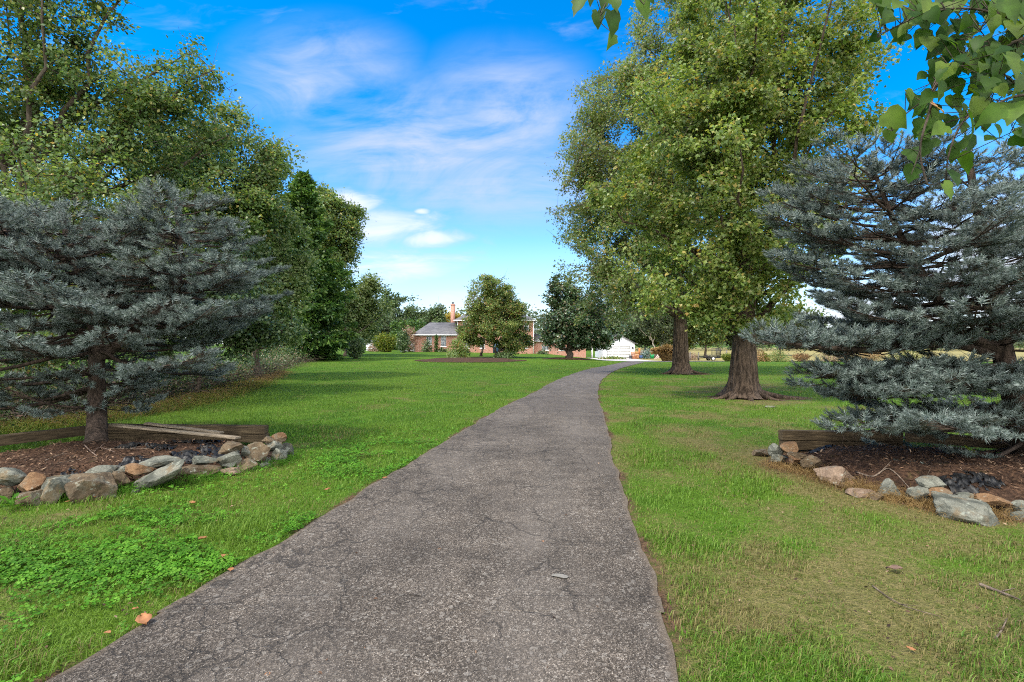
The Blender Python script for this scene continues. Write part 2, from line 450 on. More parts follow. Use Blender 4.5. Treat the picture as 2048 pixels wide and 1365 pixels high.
def shingle_material():
    m, t, out = new_mat('grey_shingles')
    p, x, y, z, g = pos(t)
    v = t.n('ShaderNodeCombineXYZ', {0: x, 1: t.math('MULTIPLY', z, 1.6), 2: 0.0}).outputs[0]
    br = t.n('ShaderNodeTexBrick', {'Vector': v, 'Color1': (.095,.093,.097,1), 'Color2': (.16,.155,.155,1), 'Mortar': (.05,.05,.052,1), 'Scale': 1.0, 'Mortar Size': .012, 'Brick Width': .5, 'Row Height': .2}, offset=.5)
    c = t.mix(t.smooth(t.noise(p, .6, 4), .4, .7, 0, .4), br.outputs[0], (.17,.165,.16))
    return finish(m, t, out, c, .9, None, spec=.2)

def siding_material(name, base):
    m, t, out = new_mat(name)
    p, x, y, z, g = pos(t)
    f = t.math('FRACT', t.math('MULTIPLY', z, 7.5))
    n = t.noise(p, 2.2, 3)
    c = t.mix(t.smooth(n, .3, .7), tuple(q*.93 for q in base), base)
    return finish(m, t, out, c, .6, f, .5, .01, .3)

def wood_material(name, dark, light):
    m, t, out = new_mat(name)
    p = t.n('ShaderNodeTexCoord').outputs['Object']
    n1 = t.noise(t.scale(p, (.8, 9, 9)), 4.0, 5, .65, .3); n2 = t.noise(p, 2.0, 4)
    c = t.mix(t.smooth(n1, .32, .7), dark, light)
    c = t.mix(t.smooth(n2, .5, .75, 0, .6), c, tuple(q*.5 for q in dark))
    return finish(m, t, out, c, .9, n1, .6, .02, .15)

MAT = dict(
    lawn=lawn_material(), blade=blade_material(), asphalt=asphalt_material(), mulch=mulch_material(),
    rock_g=rock_material('grey_fieldstone', (.075,.08,.064), (.205,.205,.165), (.15,.105,.055)),
    rock_b=rock_material('brown_fieldstone', (.07,.05,.03), (.165,.12,.072), (.125,.115,.085)),
    rock_o=rock_material('rusty_fieldstone', (.12,.065,.032), (.235,.14,.072), (.14,.12,.085)),
    rock_p=rock_material('pinkish_fieldstone', (.14,.095,.065), (.26,.185,.13), (.10,.09,.065)),
    brick=brick_material(), shingle=shingle_material(), siding=siding_material('white_siding', (.78,.79,.82)),
    garage_door=mat_plain('pale_garage_door', (.70,.70,.69), .6, .3, var=.06),
    white=mat_plain('white_paint', (.80,.80,.80), .5, .3, var=.08), shutter=mat_plain('blue_grey_paint', (.055,.11,.19), .6),
    dark=mat_plain('dark_metal', (.02,.02,.022), .45, .4), glass=mat_plain('window_glass', (.16,.18,.21), .08, .6, var=.4, scale=1.5),
    timber=wood_material('weathered_timber', (.035,.026,.016), (.105,.078,.045)), plank=wood_material('grey_plank', (.13,.105,.075), (.30,.245,.175)),
    plastic=mat_plain('black_plastic', (.010,.010,.010), .45, .4, var=.5, scale=30), twig=mat_bark('dead_twig', (.07,.05,.035), (.24,.185,.14), 14),
    maple_bark=mat_bark('maple_bark', (.022,.015,.010), (.115,.080,.056), 15), bark=mat_bark('tree_bark', (.03,.023,.017), (.12,.092,.07), 9),
    spruce_bark=mat_bark('spruce_bark', (.022,.016,.012), (.085,.06,.045), 18, .9), pale_bark=mat_bark('pale_bark', (.30,.255,.20), (.55,.49,.41), 6, .4),
    concrete=mat_plain('pale_concrete', (.42,.40,.38), .9, .15, var=.15, scale=.8),
    field=mat_plain('dry_field', (.26,.22,.085), .95, .1, var=.3, scale=.15),
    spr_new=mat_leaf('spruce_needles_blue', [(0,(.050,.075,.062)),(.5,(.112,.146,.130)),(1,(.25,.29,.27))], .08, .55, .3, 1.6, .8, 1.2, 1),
    spr_old_shade=mat_leaf('spruce_needles_old_shade', [(0,(.012,.014,.008)),(.5,(.026,.031,.017)),(.8,(.042,.052,.033)),(1,(.06,.036,.02))], .08, .6, .25, 1.6, .8, 1.15, 1),  # older inner needles, coloured extra dark to paint the shade between tufts
    maple_leaf=mat_leaf('maple_foliage', [(0,(.045,.080,.016)),(.4,(.088,.132,.029)),(.75,(.140,.178,.048)),(.93,(.185,.19,.055)),(1,(.23,.15,.045))], .42, .42, .45, .55, gain=1.68),
    maple_far=mat_leaf('maple_foliage_olive', [(0,(.045,.077,.020)),(.45,(.088,.125,.034)),(.82,(.135,.162,.068)),(.95,(.18,.15,.06)),(1,(.2,.12,.05))], .42, .42, .45, .4, gain=1.68),
    left_leaf=mat_leaf('poplar_foliage', [(0,(.036,.068,.020)),(.45,(.068,.108,.034)),(.86,(.11,.148,.05)),(.97,(.17,.155,.045)),(1,(.24,.16,.035))], .45, .42, .45, .6, gain=1.8),
    pear_leaf=mat_leaf('pale_foliage', [(0,(.05,.082,.025)),(.5,(.10,.14,.05)),(1,(.185,.215,.095))], .4, .45, .4, .7, gain=1.6),
    yellow_leaf=mat_leaf('yellow_green_foliage', [(0,(.07,.115,.015)),(.6,(.14,.19,.025)),(1,(.26,.24,.03))], .4, .5, .3, .7),
    ever_leaf=mat_leaf('evergreen_foliage', [(0,(.022,.055,.014)),(.5,(.045,.10,.022)),(1,(.11,.175,.035))], .3, .55, .3, .45, .65, 1.25, gain=1.3),
    dark_leaf=mat_leaf('dark_foliage', [(0,(.022,.042,.016)),(.5,(.045,.075,.026)),(1,(.095,.125,.05))], .3, .4, .45, .5, gain=1.68),
    magnolia_leaf=mat_leaf('magnolia_foliage', [(0,(.018,.036,.016)),(.55,(.036,.068,.028)),(.85,(.075,.105,.055)),(.95,(.15,.11,.06)),(1,(.17,.17,.12))], .2, .28, .55, .7, gain=1.7),
    bed_leaf=mat_leaf('olive_rust_foliage', [(0,(.045,.08,.022)),(.5,(.09,.13,.035)),(.82,(.14,.16,.05)),(.94,(.18,.13,.045)),(1,(.19,.09,.04))], .42, .45, .35, .8, gain=1.8),
    far_leaf=mat_leaf('far_foliage', [(0,(.04,.065,.03)),(.5,(.075,.105,.048)),(1,(.13,.155,.075))], .3, .5, .3, .25),
    gold_leaf=mat_leaf('golden_foliage', [(0,(.22,.17,.02)),(1,(.42,.33,.05))], .4, .5, .3, .4),
    rust_leaf=mat_leaf('rusty_foliage', [(0,(.14,.075,.035)),(.5,(.25,.135,.06)),(1,(.33,.22,.12))], .3, .6, .2, .9),
    pink_leaf=mat_leaf('dusty_pink_foliage', [(0,(.17,.10,.075)),(.6,(.29,.19,.14)),(1,(.40,.31,.22))], .3, .6, .2, .9),
    straw=mat_leaf('straw_grass', [(0,(.17,.10,.035)),(.5,(.27,.17,.06)),(1,(.38,.27,.12))], .3, .6, .2, .9),
    near_leaf=mat_leaf('broad_leaf', [(0,(.022,.055,.006)),(.5,(.04,.085,.010)),(.7,(.06,.115,.014)),(1,(.095,.14,.02))], .55, .5, .25, 14.0, .7, 1.2, 1.5, gain=1.35),
    brown_leaf=mat_leaf('dead_leaf', [(0,(.26,.10,.04)),(.5,(.38,.17,.07)),(1,(.5,.27,.14))], .25, .6, .3, 9.0),
    clover=mat_leaf('clover_leaf', [(0,(.035,.12,.006)),(.5,(.062,.175,.010)),(1,(.11,.24,.022))], .25, .6, .15, 2.5),
    chips=mat_leaf('mulch_chips', [(0,(.02,.013,.009)),(.4,(.06,.035,.022)),(.8,(.14,.082,.05)),(1,(.3,.21,.14))], .0, .8, .15, 3.0),
    green_bin=mat_plain('green_plastic', (.01,.27,.085), .4, .4, var=.1), blue_bin=mat_plain('blue_plastic', (.06,.12,.30), .45, .4, var=.2),
    grey_bin=mat_plain('grey_plastic', (.10,.10,.11), .5, .3), orange_wood=mat_plain('orange_stained_wood', (.42,.16,.05), .7, .2),
    brown_box=mat_plain('brown_cardboard', (.33,.14,.07), .8, .2), terracotta=mat_plain('terracotta', (.50,.26,.15), .8, .2),
    fence=wood_material('grey_fence_wood', (.10,.09,.08), (.22,.20,.18)), pinkwood=mat_plain('bleached_wood', (.55,.43,.37), .8, .2),
    tyre=mat_plain('tyre_rubber', (.015,.015,.015), .8, .2), stone_white=mat_plain('white_stone', (.17,.16,.14), .9, .1, scale=12),
    tarnish=mat_leaf('blue_green_foliage', [(0,(.02,.06,.05)),(.55,(.05,.12,.09)),(.8,(.12,.2,.17)),(1,(.6,.62,.58))], .15, .5, .3, .8),
    root=mat_bark('bare_root', (.09,.06,.045), (.26,.19,.15), 12),
)

# ------------------------------------------------------------------ templates
LEAF_V = np.array([(0,0,0),(.5,.36,.09),(1,0,-.03),(.5,-.36,.09)]); LEAF_F = np.array([(0,1,2),(0,2,3)])
# five-lobed maple leaf: five spikes round a centre
def _maple():
    v = [(0,0,0)]
    ang = [-150, -112, -72, -48, -34, 0, 34, 48, 72, 112, 150]
    rad = [.34, .30, .62, .34, .36, .78, .36, .34, .62, .30, .34]
    for a, r in zip(ang, rad):
        v.append((r*math.cos(math.radians(a))+.1, r*math.sin(math.radians(a)), -.12*r + .05*math.cos(math.radians(a*2))))
    f = [(0, i, i+1) for i in range(1, 11)]
    return np.array(v), np.array(f)
MAPLE_V, MAPLE_F = _maple()
SPIKY_V = np.array([(0,0,0),(.42,.16,.03),(.45,.5,.1),(.62,.14,0),(1,0,-.05),(.62,-.14,0),(.45,-.5,.1),(.42,-.16,.03)])
SPIKY_F = np.array([(0,1,7),(1,2,3),(1,3,7),(3,5,7),(7,5,6),(3,4,5)])
LONG_V = np.array([(0,0,0),(.4,.2,.05),(1,0,-.08),(.4,-.2,.05)])

def shoot_template(nn=20, ang=48, ln=.33, w=.028, seed=0):
    r = np.random.default_rng(seed); V = []; Fc = []
    for i in range(nn):
        tt = (i+.3)/nn; ph = i*2.39996 + r.uniform(-.3, .3)
        a = math.radians(ang*(1-.6*tt) + r.uniform(-9, 9))
        rad = np.array([0, math.cos(ph), math.sin(ph)])
        d = np.array([math.cos(a), 0, 0]) + rad*math.sin(a)
        b = np.array([tt*.8, 0, 0]); tip = b + d*ln*(1.1-.35*tt)
        sd = np.cross(d, rad); sd /= np.linalg.norm(sd)
        k = len(V); V += [b - sd*w, b + sd*w, tip]; Fc.append((k, k+1, k+2))
    return np.array(V), np.array(Fc)
SH1 = shoot_template(34, 66, .50, .036, 1)
SH2 = shoot_template(18, 66, .50, .032, 2)

def add_shoots(mb, P, D, L, tmpl, m):
    n = len(P)
    if n == 0: return
    mb.leaves(P, np.cross(D, rng.normal(size=(n, 3))), L, tmpl[0], tmpl[1], m, T=D)

# note: leaves() orthogonalises T against the normal, so the shoot axis is kept

def unit(v):
    v = np.asarray(v, float); return v/(np.linalg.norm(v, axis=-1, keepdims=True)+1e-9)

def bez(a, b, c, n):
    t = np.linspace(0, 1, n)[:, None]
    return (1-t)**2*a + 2*t*(1-t)*b + t*t*c

# ------------------------------------------------------------------ broadleaf tree
def crown_clusters(ells, ncl, shell, r):
    w = np.array([(e[3]*e[4]*e[5])**.67 for e in ells]); w /= w.sum()
    k = r.choice(len(ells), ncl, p=w)
    E = np.array(ells)[k]
    d = unit(r.normal(size=(ncl, 3)))
    q = shell + (1-shell)*r.random(ncl)**.6
    sd = float(r.uniform(0, 50))
    q = q*(1 + .08*r.normal(size=ncl) + .38*np.array([mnoise.noise(Vector((a*1.9+sd+kk*3.7, b*1.9, c*1.9))) for (a, b, c), kk in zip(d, k)]))
    return E[:, :3] + d*E[:, 3:]*q[:, None], d

def broadleaf(name, label, cat, base, ells, ncl, nleaf, lsize, clr, leafmat, barkmat, r0, seed, bole=None, limbs=10, group=None,
              lean=(0,0), tv=None, tf=None, shell=.45, up=.6, trunk_mb=None, top=None, droop=0.0, twig=.012, flat=.65, stems=None, fol='crown'):
    r = np.random.default_rng(seed)
    base = np.asarray(base, float)
    root = thing(name, label, cat, base, group)
    C, D = crown_clusters(ells, ncl, shell, r)
    C = C[C[:, 2] > base[2]+.25]
    ztop = top if top else C[:, 2].max()*.93 + base[2]*.07
    bole = bole if bole is not None else (C[:, 2].min()-base[2])
    H = ztop - base[2]
    wood = trunk_mb if trunk_mb else MB()
    if stems is None: stems = [np.array([base, base+(lean[0]*.3+r.normal()*.1, lean[1]*.3, H*.35), base+(lean[0]*.7, lean[1]*.7, H*.7), base+(lean[0], lean[1], H)])]
    axes = []
    for si, S in enumerate(stems):
        ax = catmull(S, 8); n = len(ax)
        tt = np.linspace(0, 1, n)
        ax[1:-1, :2] += (r.normal(size=(n-2, 2))*r0*.25)
        rr = r0*(1-.93*tt**.8) * (1 if len(stems) == 1 else .8)
        if not trunk_mb: rr[0] *= 1.45; rr[1] *= 1.1
        wood.tube(ax - np.array([0,0,.08])*(tt[:, None] < .01), rr, 10 if r0 > .1 else 6)
        axes.append((ax, rr))
    A = np.vstack([a for a, _ in axes]); AR = np.concatenate([q for _, q in axes])
    # limbs towards well-spread clusters
    idx = [int(r.integers(len(C)))]
    dd = np.linalg.norm(C - C[idx[0]], axis=1)
    for _ in range(limbs-1):
        j = int(np.argmax(dd*r.uniform(.75, 1, len(C)))); idx.append(j)
        dd = np.minimum(dd, np.linalg.norm(C - C[j], axis=1))
    net = [A[A[:, 2] > base[2]+bole*.8]]
    if len(net[0]) == 0: net = [A[-2:]]
    for j in idx:
        e = C[j]
        zt = base[2] + max(bole, (e[2]-base[2])*r.uniform(.35, .7))
        cand = np.abs(A[:, 2]-zt) + .3*np.linalg.norm(A[:, :2]-e[:2], axis=1)
        i = int(np.argmin(cand)); s = A[i]
        ctrl = s + (e-s)*np.array([.55, .55, .30 if e[2] > s[2] else .05]) + r.normal(size=3)*.15
        ctrl[2] += .12*np.linalg.norm(e[:2]-s[:2])
        P = bez(s, ctrl, e, 9); P[1:-1] += r.normal(size=(7, 3))*.05*np.linalg.norm(e-s)/3
        rs = min(AR[i]*.7, r0*.45)
        wood.tube(P, np.linspace(rs, twig*1.2, 9), 6)
        net.append(P[2:])
    net = np.vstack(net)
    # twigs
    SA = []; SB = []; S0 = np.zeros_like(C)
    for ci, c in enumerate(C):
        q = np.linalg.norm(net-c, axis=1) + .5*np.maximum(0, net[:, 2]-c[2])
        s = net[int(np.argmin(q))]
        S0[ci] = s
        P = bez(s, s+(c-s)*.5+np.array([0,0,.12*np.linalg.norm(c-s)])+r.normal(size=3)*.08, c, 5)
        SA.append(P[:-1]); SB.append(P[1:])
    if SA:
        wood.sticks(np.vstack(SA), np.vstack(SB), twig, twig*.7)
        # short spray twigs inside each cluster
        e = C[:, None] + r.normal(size=(len(C), 3, 3))*clr*.7
        wood.sticks(np.repeat(C, 3, 0), e.reshape(-1, 3), twig*.5, twig*.25)
    wood.build('trunk', barkmat, root, smooth=True)
    # leaves
    n = len(C)*nleaf
    k = np.repeat(np.arange(len(C)), nleaf)
    sc = clr*r.uniform(.6, 1.25, len(C))
    Lv = C - S0; Ln = np.linalg.norm(Lv, axis=1, keepdims=True)+1e-6
    Lv = Lv/Ln + r.normal(size=C.shape)*np.array([.35, .35, .22]); Lv = unit(Lv)*np.minimum(np.maximum(Ln, 1.2*clr), 2.6*clr)
    tq = r.uniform(-.15, 1, n)
    lat = unit(np.cross(Lv, np.array([0, 0, 1.])))
    wob = r.normal(size=n)*(.50-.22*tq)
    P = C[k] - Lv[k]*tq[:, None] + lat[k]*(wob*sc[k])[:, None] + r.normal(size=(n, 3))*sc[k][:, None]*np.array([.22, .22, .30*flat/.65]) - np.array([0, 0, .12])*(np.abs(wob)*sc[k])[:, None]
    N = unit(np.array([0, 0, up]) + r.normal(size=(n, 3))*.62 + D[k % len(D)]*.35)
    T = unit(r.normal(size=(n, 3)) + np.array([0, 0, -droop]))
    mb = MB(); mb.leaves(P, N, lsize*r.uniform(.65, 1.25, n), LEAF_V if tv is None else tv, LEAF_F if tf is None else tf, T=T)
    mb.build(fol, leafmat, root)
    return root

# ------------------------------------------------------------------ blue spruce
def spruce(name, label, base, leaders, seed, group=None, dens=1.0, trunk_r=.16):
    r = np.random.default_rng(seed); base = np.asarray(base, float)
    root = thing(name, label, 'tree', base, group)
    wood = MB(); nd = MB()
    NP = [[], []]; ND = [[], []]; NL = [[], []]
    SA = []; SB = []; SR = []
    for L in leaders:
        ax = catmull(np.asarray(L['path'], float), 10)
        n = len(ax); tt = np.linspace(0, 1, n)
        rr = np.interp(tt, [0, 1], L['rad'])
        if L.get('butt'): rr[0] *= 1.5; rr[1] *= 1.25; rr[2] *= 1.1
        wood.tube(ax, rr, 12)
        seg = np.concatenate([[0], np.cumsum(np.linalg.norm(np.diff(ax, axis=0), axis=1))]); tot = seg[-1]
        s = L['s0']*tot
        while s < tot*.985:
            f = s/tot
            per = L['per'] + int(r.random() < .5)
            a0 = r.uniform(0, 6.28)
            for b in range(per):
                az = a0 + b*6.28/per + r.uniform(-.35, .35)
                h = np.array([math.cos(az), math.sin(az), 0])
                ln = L['len'](f, h)*r.uniform(.72, 1.1)
                if ln < .12: continue
                o = np.array([np.interp(s, seg, ax[:, k]) for k in range(3)]) + np.array([0, 0, r.uniform(-.08, .08)])
                el = L['el'](f) + r.normal()*.09
                n2 = 10; q = np.linspace(0, 1, n2)
                sag = L.get('sag', .10)
                P = o + h*(q*ln*math.cos(el))[:, None]
                P[:, 2] += q*ln*math.sin(el) - sag*ln*np.sin(q*math.pi*.8) + .07*ln*q**3
                side = np.array([-h[1], h[0], 0])
                P += side*(np.cumsum(r.normal(size=n2))*.02*ln)[:, None]
                br = max(.008, .017*ln**.8)
                wood.tube(P, np.linspace(br, .004, n2), 5)
                # secondaries: a flat fan either side
                st = max(.045, .068/dens); m = int(ln/st)
                start = L.get('bare', .42)
                for i in range(m):
                    u = start + (1-start)*(i+.5)/m
                    if r.random() < .1: continue
                    p = np.array([np.interp(u, q, P[:, k]) for k in range(3)])
                    g = np.array([np.interp(min(1, u+.05), q, P[:, k]) for k in range(3)]) - np.array([np.interp(u-.05, q, P[:, k]) for k in range(3)])
                    g = unit(g)
                    sg = 1 if i % 2 else -1
                    a = math.radians(r.uniform(38, 62))
                    dv = unit(g*math.cos(a) + side*sg*math.sin(a) + np.array([0, 0, r.uniform(-.08, .14)]))
                    sl = min(.75, (.36*ln*(1-u)**.75 + .12))*r.uniform(.7, 1.1)
                    e = p + dv*sl + np.array([0, 0, -.05*sl])
                    SA.append(p); SB.append(e); SR.append(.0045 if sl > .3 else .003)
                    k = max(2, int(sl/.052))
                    for jx in range(k):
                        v = .42 + .58*(jx+.6)/k if sl > .3 else .2+.8*(jx+.6)/k
                        pp = p + (e-p)*v
                        s2 = 1 if jx % 2 else -1
                        sd2 = unit(np.cross(dv, [0, 0, 1]))
                        dd = unit(dv*.75 + sd2*s2*.62 + np.array([0, 0, r.uniform(.05, .75)]))
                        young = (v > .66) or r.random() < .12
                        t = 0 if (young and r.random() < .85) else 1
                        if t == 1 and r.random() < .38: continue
                        NP[t].append(pp); ND[t].append(dd); NL[t].append(r.uniform(.07, .115))
                    NP[0].append(e-dv*.03); ND[0].append(unit(dv+np.array([0,0,.2]))); NL[0].append(r.uniform(.10, .15))
                NP[0].append(P[-1]); ND[0].append(unit(P[-1]-P[-2]+np.array([0,0,.03]))); NL[0].append(.15)
                # dead inner twigs
                for i in range(int(5*ln)):
                    u = r.uniform(.06, .6); p = np.array([np.interp(u, q, P[:, k]) for k in range(3)])
                    dv = unit(h*.5 + side*r.choice([-1, 1])*r.uniform(.4, 1) + np.array([0, 0, r.normal()*.35]))
                    e = p + dv*r.uniform(.12, .42)
                    SA.append(p); SB.append(e); SR.append(.0028)
                    e2 = p+(e-p)*.6; e3 = e2 + unit(dv + r.normal(size=3)*.6)*.14
                    SA.append(e2); SB.append(e3); SR.append(.002)
            s += L['gap']*r.uniform(.8, 1.2)
        # crown tip tuft
        NP[0].append(ax[-1]); ND[0].append(np.array([0, 0, 1.])); NL[0].append(.2)
    wood.sticks(np.array(SA), np.array(SB), np.array(SR), np.array(SR)*.5)
    wood.build('trunk', MAT['spruce_bark'], root, smooth=True)
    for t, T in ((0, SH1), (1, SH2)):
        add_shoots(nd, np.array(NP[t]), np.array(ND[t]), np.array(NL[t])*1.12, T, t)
    nd.build('crown', [MAT['spr_new'], MAT['spr_old_shade']], root)
    print(name, 'shoots', len(NP[0]), len(NP[1]))
    return root

# ------------------------------------------------------------------ conifer with drooping sprays (far, soft green)
def conifer(name, label, base, height, rad, seed, leafmat, barkmat, group=None, nbr=190, low=.03, lsize=.2, per=95, power=.8):
    r = np.random.default_rng(seed); base = np.asarray(base, float)
    root = thing(name, label, 'tree', base, group)
    wood = MB(); P_ = []; N_ = []; T_ = []; S_ = []
    wood.tube([base-(0,0,.1), base+(0,.05,height*.4), base+(.1,0,height)], [height*.016, height*.011, .02], 8)
    for i in range(nbr):
        f = low + (1-low)*((i+.5)/nbr)**1.1
        ln = rad*((1-f)**power*1.0+.03)*r.uniform(.5, 1.2)*min(1, .75+f*3)
        az = r.uniform(0, 6.28); h = np.array([math.cos(az), math.sin(az), 0])
        o = base + np.array([0, 0, height*f])
        el = -.18 + .75*f + r.normal()*.1
        q = np.linspace(0, 1, 6)
        P = o + h*(q*ln*math.cos(el))[:, None]; P[:, 2] += q*ln*math.sin(el) + .10*ln*q**2
        wood.tube(P, np.linspace(.012+.012*ln, .006, 6), 4)
        m = int(per*(.25+ln/rad))
        u = r.uniform(.18, 1.02, m)**.75
        pc = np.stack([np.interp(u, q, P[:, k]) for k in range(3)], 1)
        side = np.array([-h[1], h[0], 0])
        lat = r.normal(size=m)*.23*ln*(1.12-u)
        pc = pc + side*lat[:, None] + np.array([0, 0, 1.])*(r.normal(size=m)*.10 - .06)[:, None]
        P_.append(pc); N_.append(np.array([0, 0, .8]) + r.normal(size=(m, 3))*.5)
        T_.append(h + side*np.sign(lat)[:, None]*.8 + np.array([0, 0, -.25]) + r.normal(size=(m, 3))*.3); S_.append(lsize*r.uniform(.6, 1.3, m))
    wood.build('trunk', barkmat, root, smooth=True)
    mb = MB(); mb.leaves(np.vstack(P_), np.vstack(N_), np.concatenate(S_), LONG_V, LEAF_F, T=np.vstack(T_))
    mb.build('crown', leafmat, root)
    return root

# ------------------------------------------------------------------ shrub (foliage and a few stems)
def shrub(name, label, cat, base, w, h, seed, leafmat, n=2600, ls=.09, group=None, shape='dome', barkmat=None, tv=None, dep=None):
    r = np.random.default_rng(seed); base = np.asarray(base, float)
    root = thing(name, label, cat, base, group)
    dep = dep or w
    d = unit(r.normal(size=(n, 3))); d[:, 2] = np.abs(d[:, 2]) if shape != 'ball' else d[:, 2]
    q = r.random(n)**.35
    lump = 1 + .35*(np.array([mnoise.noise(Vector((a*2.1+seed, b*2.1, c*2.1))) for a, b, c in d]))
    if shape == 'column':
        z = r.random(n); ang = r.uniform(0, 6.28, n); rad = np.sqrt(r.random(n))*(1-.5*np.abs(z-.4)**1.5)*(1+.2*np.sin(ang*3+z*9))
        P = np.stack([np.cos(ang)*rad*w/2, np.sin(ang)*rad*dep/2, z*h], 1)
    elif shape == 'vase':
        z = r.random(n)**.7; ang = r.uniform(0, 6.28, n); rad = np.sqrt(r.random(n))*(.25+.75*np.sqrt(z))*(1.0-.3*sstep(.75, 1, z))
        P = np.stack([np.cos(ang)*rad*w/2, np.sin(ang)*rad*dep/2, z*h*(1.0-.25*rad)], 1)*lump[:, None]
    elif shape == 'ball':
        P = d*q[:, None]*np.array([w/2, dep/2, h/2])*lump[:, None] + np.array([0, 0, h/2])
    else:
        P = d*q[:, None]*np.array([w/2, dep/2, h])*lump[:, None]
    P[:, 2] = np.maximum(P[:, 2], .03)
    N = unit(np.array([0, 0, .5]) + r.normal(size=(n, 3))*.7 + d*.4)
    wood = MB()
    for i in range(7):
        e = P[int(r.integers(n))]
        wood.tube(base + bez(np.array([r.normal()*.06*w, r.normal()*.06*w, -.03]), e*np.array([.3, .3, .6]), e, 5), np.linspace(.02+.01*h, .006, 5), 5)
    wood.build('stem', barkmat or MAT['bark'], root)
    mb = MB(); mb.leaves(P + base, N, ls*r.uniform(.6, 1.3, n), LEAF_V if tv is None else tv, LEAF_F)
    mb.build('foliage', leafmat, root)
    return root

# ------------------------------------------------------------------ rocks
def ico(sub):
    import bmesh
    bm = bmesh.new(); bmesh.ops.create_icosphere(bm, subdivisions=sub, radius=1)
    v = np.array([x.co[:] for x in bm.verts]); f = np.array([[a.index for a in p.verts] for p in bm.faces]); bm.free()
    return v, f
ICO4 = ico(5)
def rock_shape(seed, sx, sy, sz, flatness=.0):
    r = np.random.default_rng(seed)
    v, f = ICO4
    nrm = unit(r.normal(size=(13, 3))); dist = r.uniform(.58, .95, 13)
    dp = v @ nrm.T
    rad = np.min(np.where(dp > .05, dist[None]/np.maximum(dp, .05), 9), axis=1)
    rad = np.minimum(rad, 1.18)
    k = np.array([mnoise.fractal(Vector((a*2.3+seed, b*2.3, c*2.3)), 1.0, 2.1, 5) for a, b, c in v])
    P = v*(rad*(1+.085*k))[:, None]
    lo, hi = P.min(0), P.max(0)
    P = (P-(lo+hi)/2)/(hi-lo)*np.array([sx, sy, sz])
    a = r.uniform(-.35, .35); c, s = math.cos(a), math.sin(a)
    P[:, :2] = P[:, :2] @ np.array([[c, -s], [s, c]])
    return P, f

# ================================================================== CAMERA, SKY, SUN
cam = bpy.data.cameras.new('camera'); cam_o = bpy.data.objects.new('camera', cam); col.objects.link(cam_o)
cam.sensor_width = 36; cam.lens = 36*F/2048; cam.clip_start = .05; cam.clip_end = 9000
cam.shift_y = (HZ-682.5)/2048
cam_o.location = (0, 0, CAMH); cam_o.rotation_euler = (math.radians(90), 0, 0)
scene.camera = cam_o

SUN = unit(np.array([-.64, -.42, 1.2]))
sun = bpy.data.lights.new('sun', 'SUN'); sun.energy = 2.3; sun.angle = math.radians(4.0); sun.color = (1.0, .93, .82)
sun_o = bpy.data.objects.new('sun', sun); col.objects.link(sun_o)
sun_o.rotation_euler = Vector((float(SUN[0]), float(SUN[1]), float(SUN[2]))).to_track_quat('Z', 'Y').to_euler()
sun_o.location = (-20, -20, 40)

w = bpy.data.worlds.new('World'); scene.world = w; w.use_nodes = True
wt = NT(w.node_tree); w.node_tree.nodes.clear()
wo = wt.n('ShaderNodeOutputWorld')
sky = wt.n('ShaderNodeTexSky', sky_type='NISHITA', sun_disc=False, sun_elevation=math.asin(float(SUN[2])), sun_rotation=math.atan2(float(SUN[0]), float(SUN[1])), air_density=1.0, dust_density=.3, ozone_density=2.2)
gv = wt.n('ShaderNodeTexCoord').outputs['Generated']
sp = wt.n('ShaderNodeSeparateXYZ', {0: gv}); dx, dy, dz = sp.outputs
skyc = wt.n('ShaderNodeVectorMath', {0: wt.n('ShaderNodeHueSaturation', {'Hue': .497, 'Saturation': wt.smooth(dz, .02, .45, 1.2, 1.6), 'Value': 1.0, 'Fac': 1.0, 'Color': sky.outputs[0]}).outputs[0], 1: (.9, 1.0, 1.1)}, operation='MULTIPLY').outputs[0]
# clouds live on a flat layer high above: direction projected on a plane
iz = wt.math('MAXIMUM', wt.math('ADD', dz, .12), .02)
u = wt.math('DIVIDE', dx, iz); v = wt.math('DIVIDE', dy, iz)
uv = wt.n('ShaderNodeCombineXYZ', {0: u, 1: v, 2: 0.0}).outputs[0]
hx0 = wt.math('DIVIDE', dx, wt.math('MAXIMUM', dy, .05)); hv0 = wt.math('DIVIDE', dz, wt.math('MAXIMUM', dy, .05))
wis = wt.noise(wt.n('ShaderNodeCombineXYZ', {0: wt.math('ADD', wt.math('MULTIPLY', hx0, 2.2), wt.math('MULTIPLY', hv0, -1.2)), 1: wt.math('MULTIPLY', hv0, 4.6), 2: wt.math('MULTIPLY', dy, .8)}).outputs[0], 1.5, 9, .62, .8)
wisb = wt.noise(wt.scale(uv, (.9, 1.5, 1)), 1.3, 5, .6, 1.1)
wis2 = wt.noise(wt.scale(uv, (1.2, 4.2, 1)), 2.1, 7, .62, .6)
# cloud banks by heading (x/y) and height (z/y) in front of the drive
fy = wt.math('MAXIMUM', dy, .05)
hx = wt.math('DIVIDE', dx, fy); hv = wt.math('DIVIDE', dz, fy)
def bank(px, py, rx, ry, inner=.0):
    return wt.blob(hx, hv, (px-CX)/F, (HZ-py)/F, rx/F, ry/F, inner)
def mx(*a):
    o = a[0]
    for b in a[1:]: o = wt.math('MAXIMUM', o, b)
    return o
thin = mx(bank(640, 150, 260, 150), bank(850, 290, 430, 200), bank(1010, 230, 260, 190), wt.math('MULTIPLY', bank(1000, 360, 520, 150), .8))
puff = mx(bank(770, 450, 190, 75), bank(700, 410, 120, 50), bank(860, 478, 120, 34), bank(842, 423, 34, 14), wt.math('MULTIPLY', bank(800, 540, 330, 70), .85),
          wt.math('MULTIPLY', bank(1000, 600, 500, 70), .7), bank(1990, 560, 420, 330), bank(1800, 640, 500, 140))
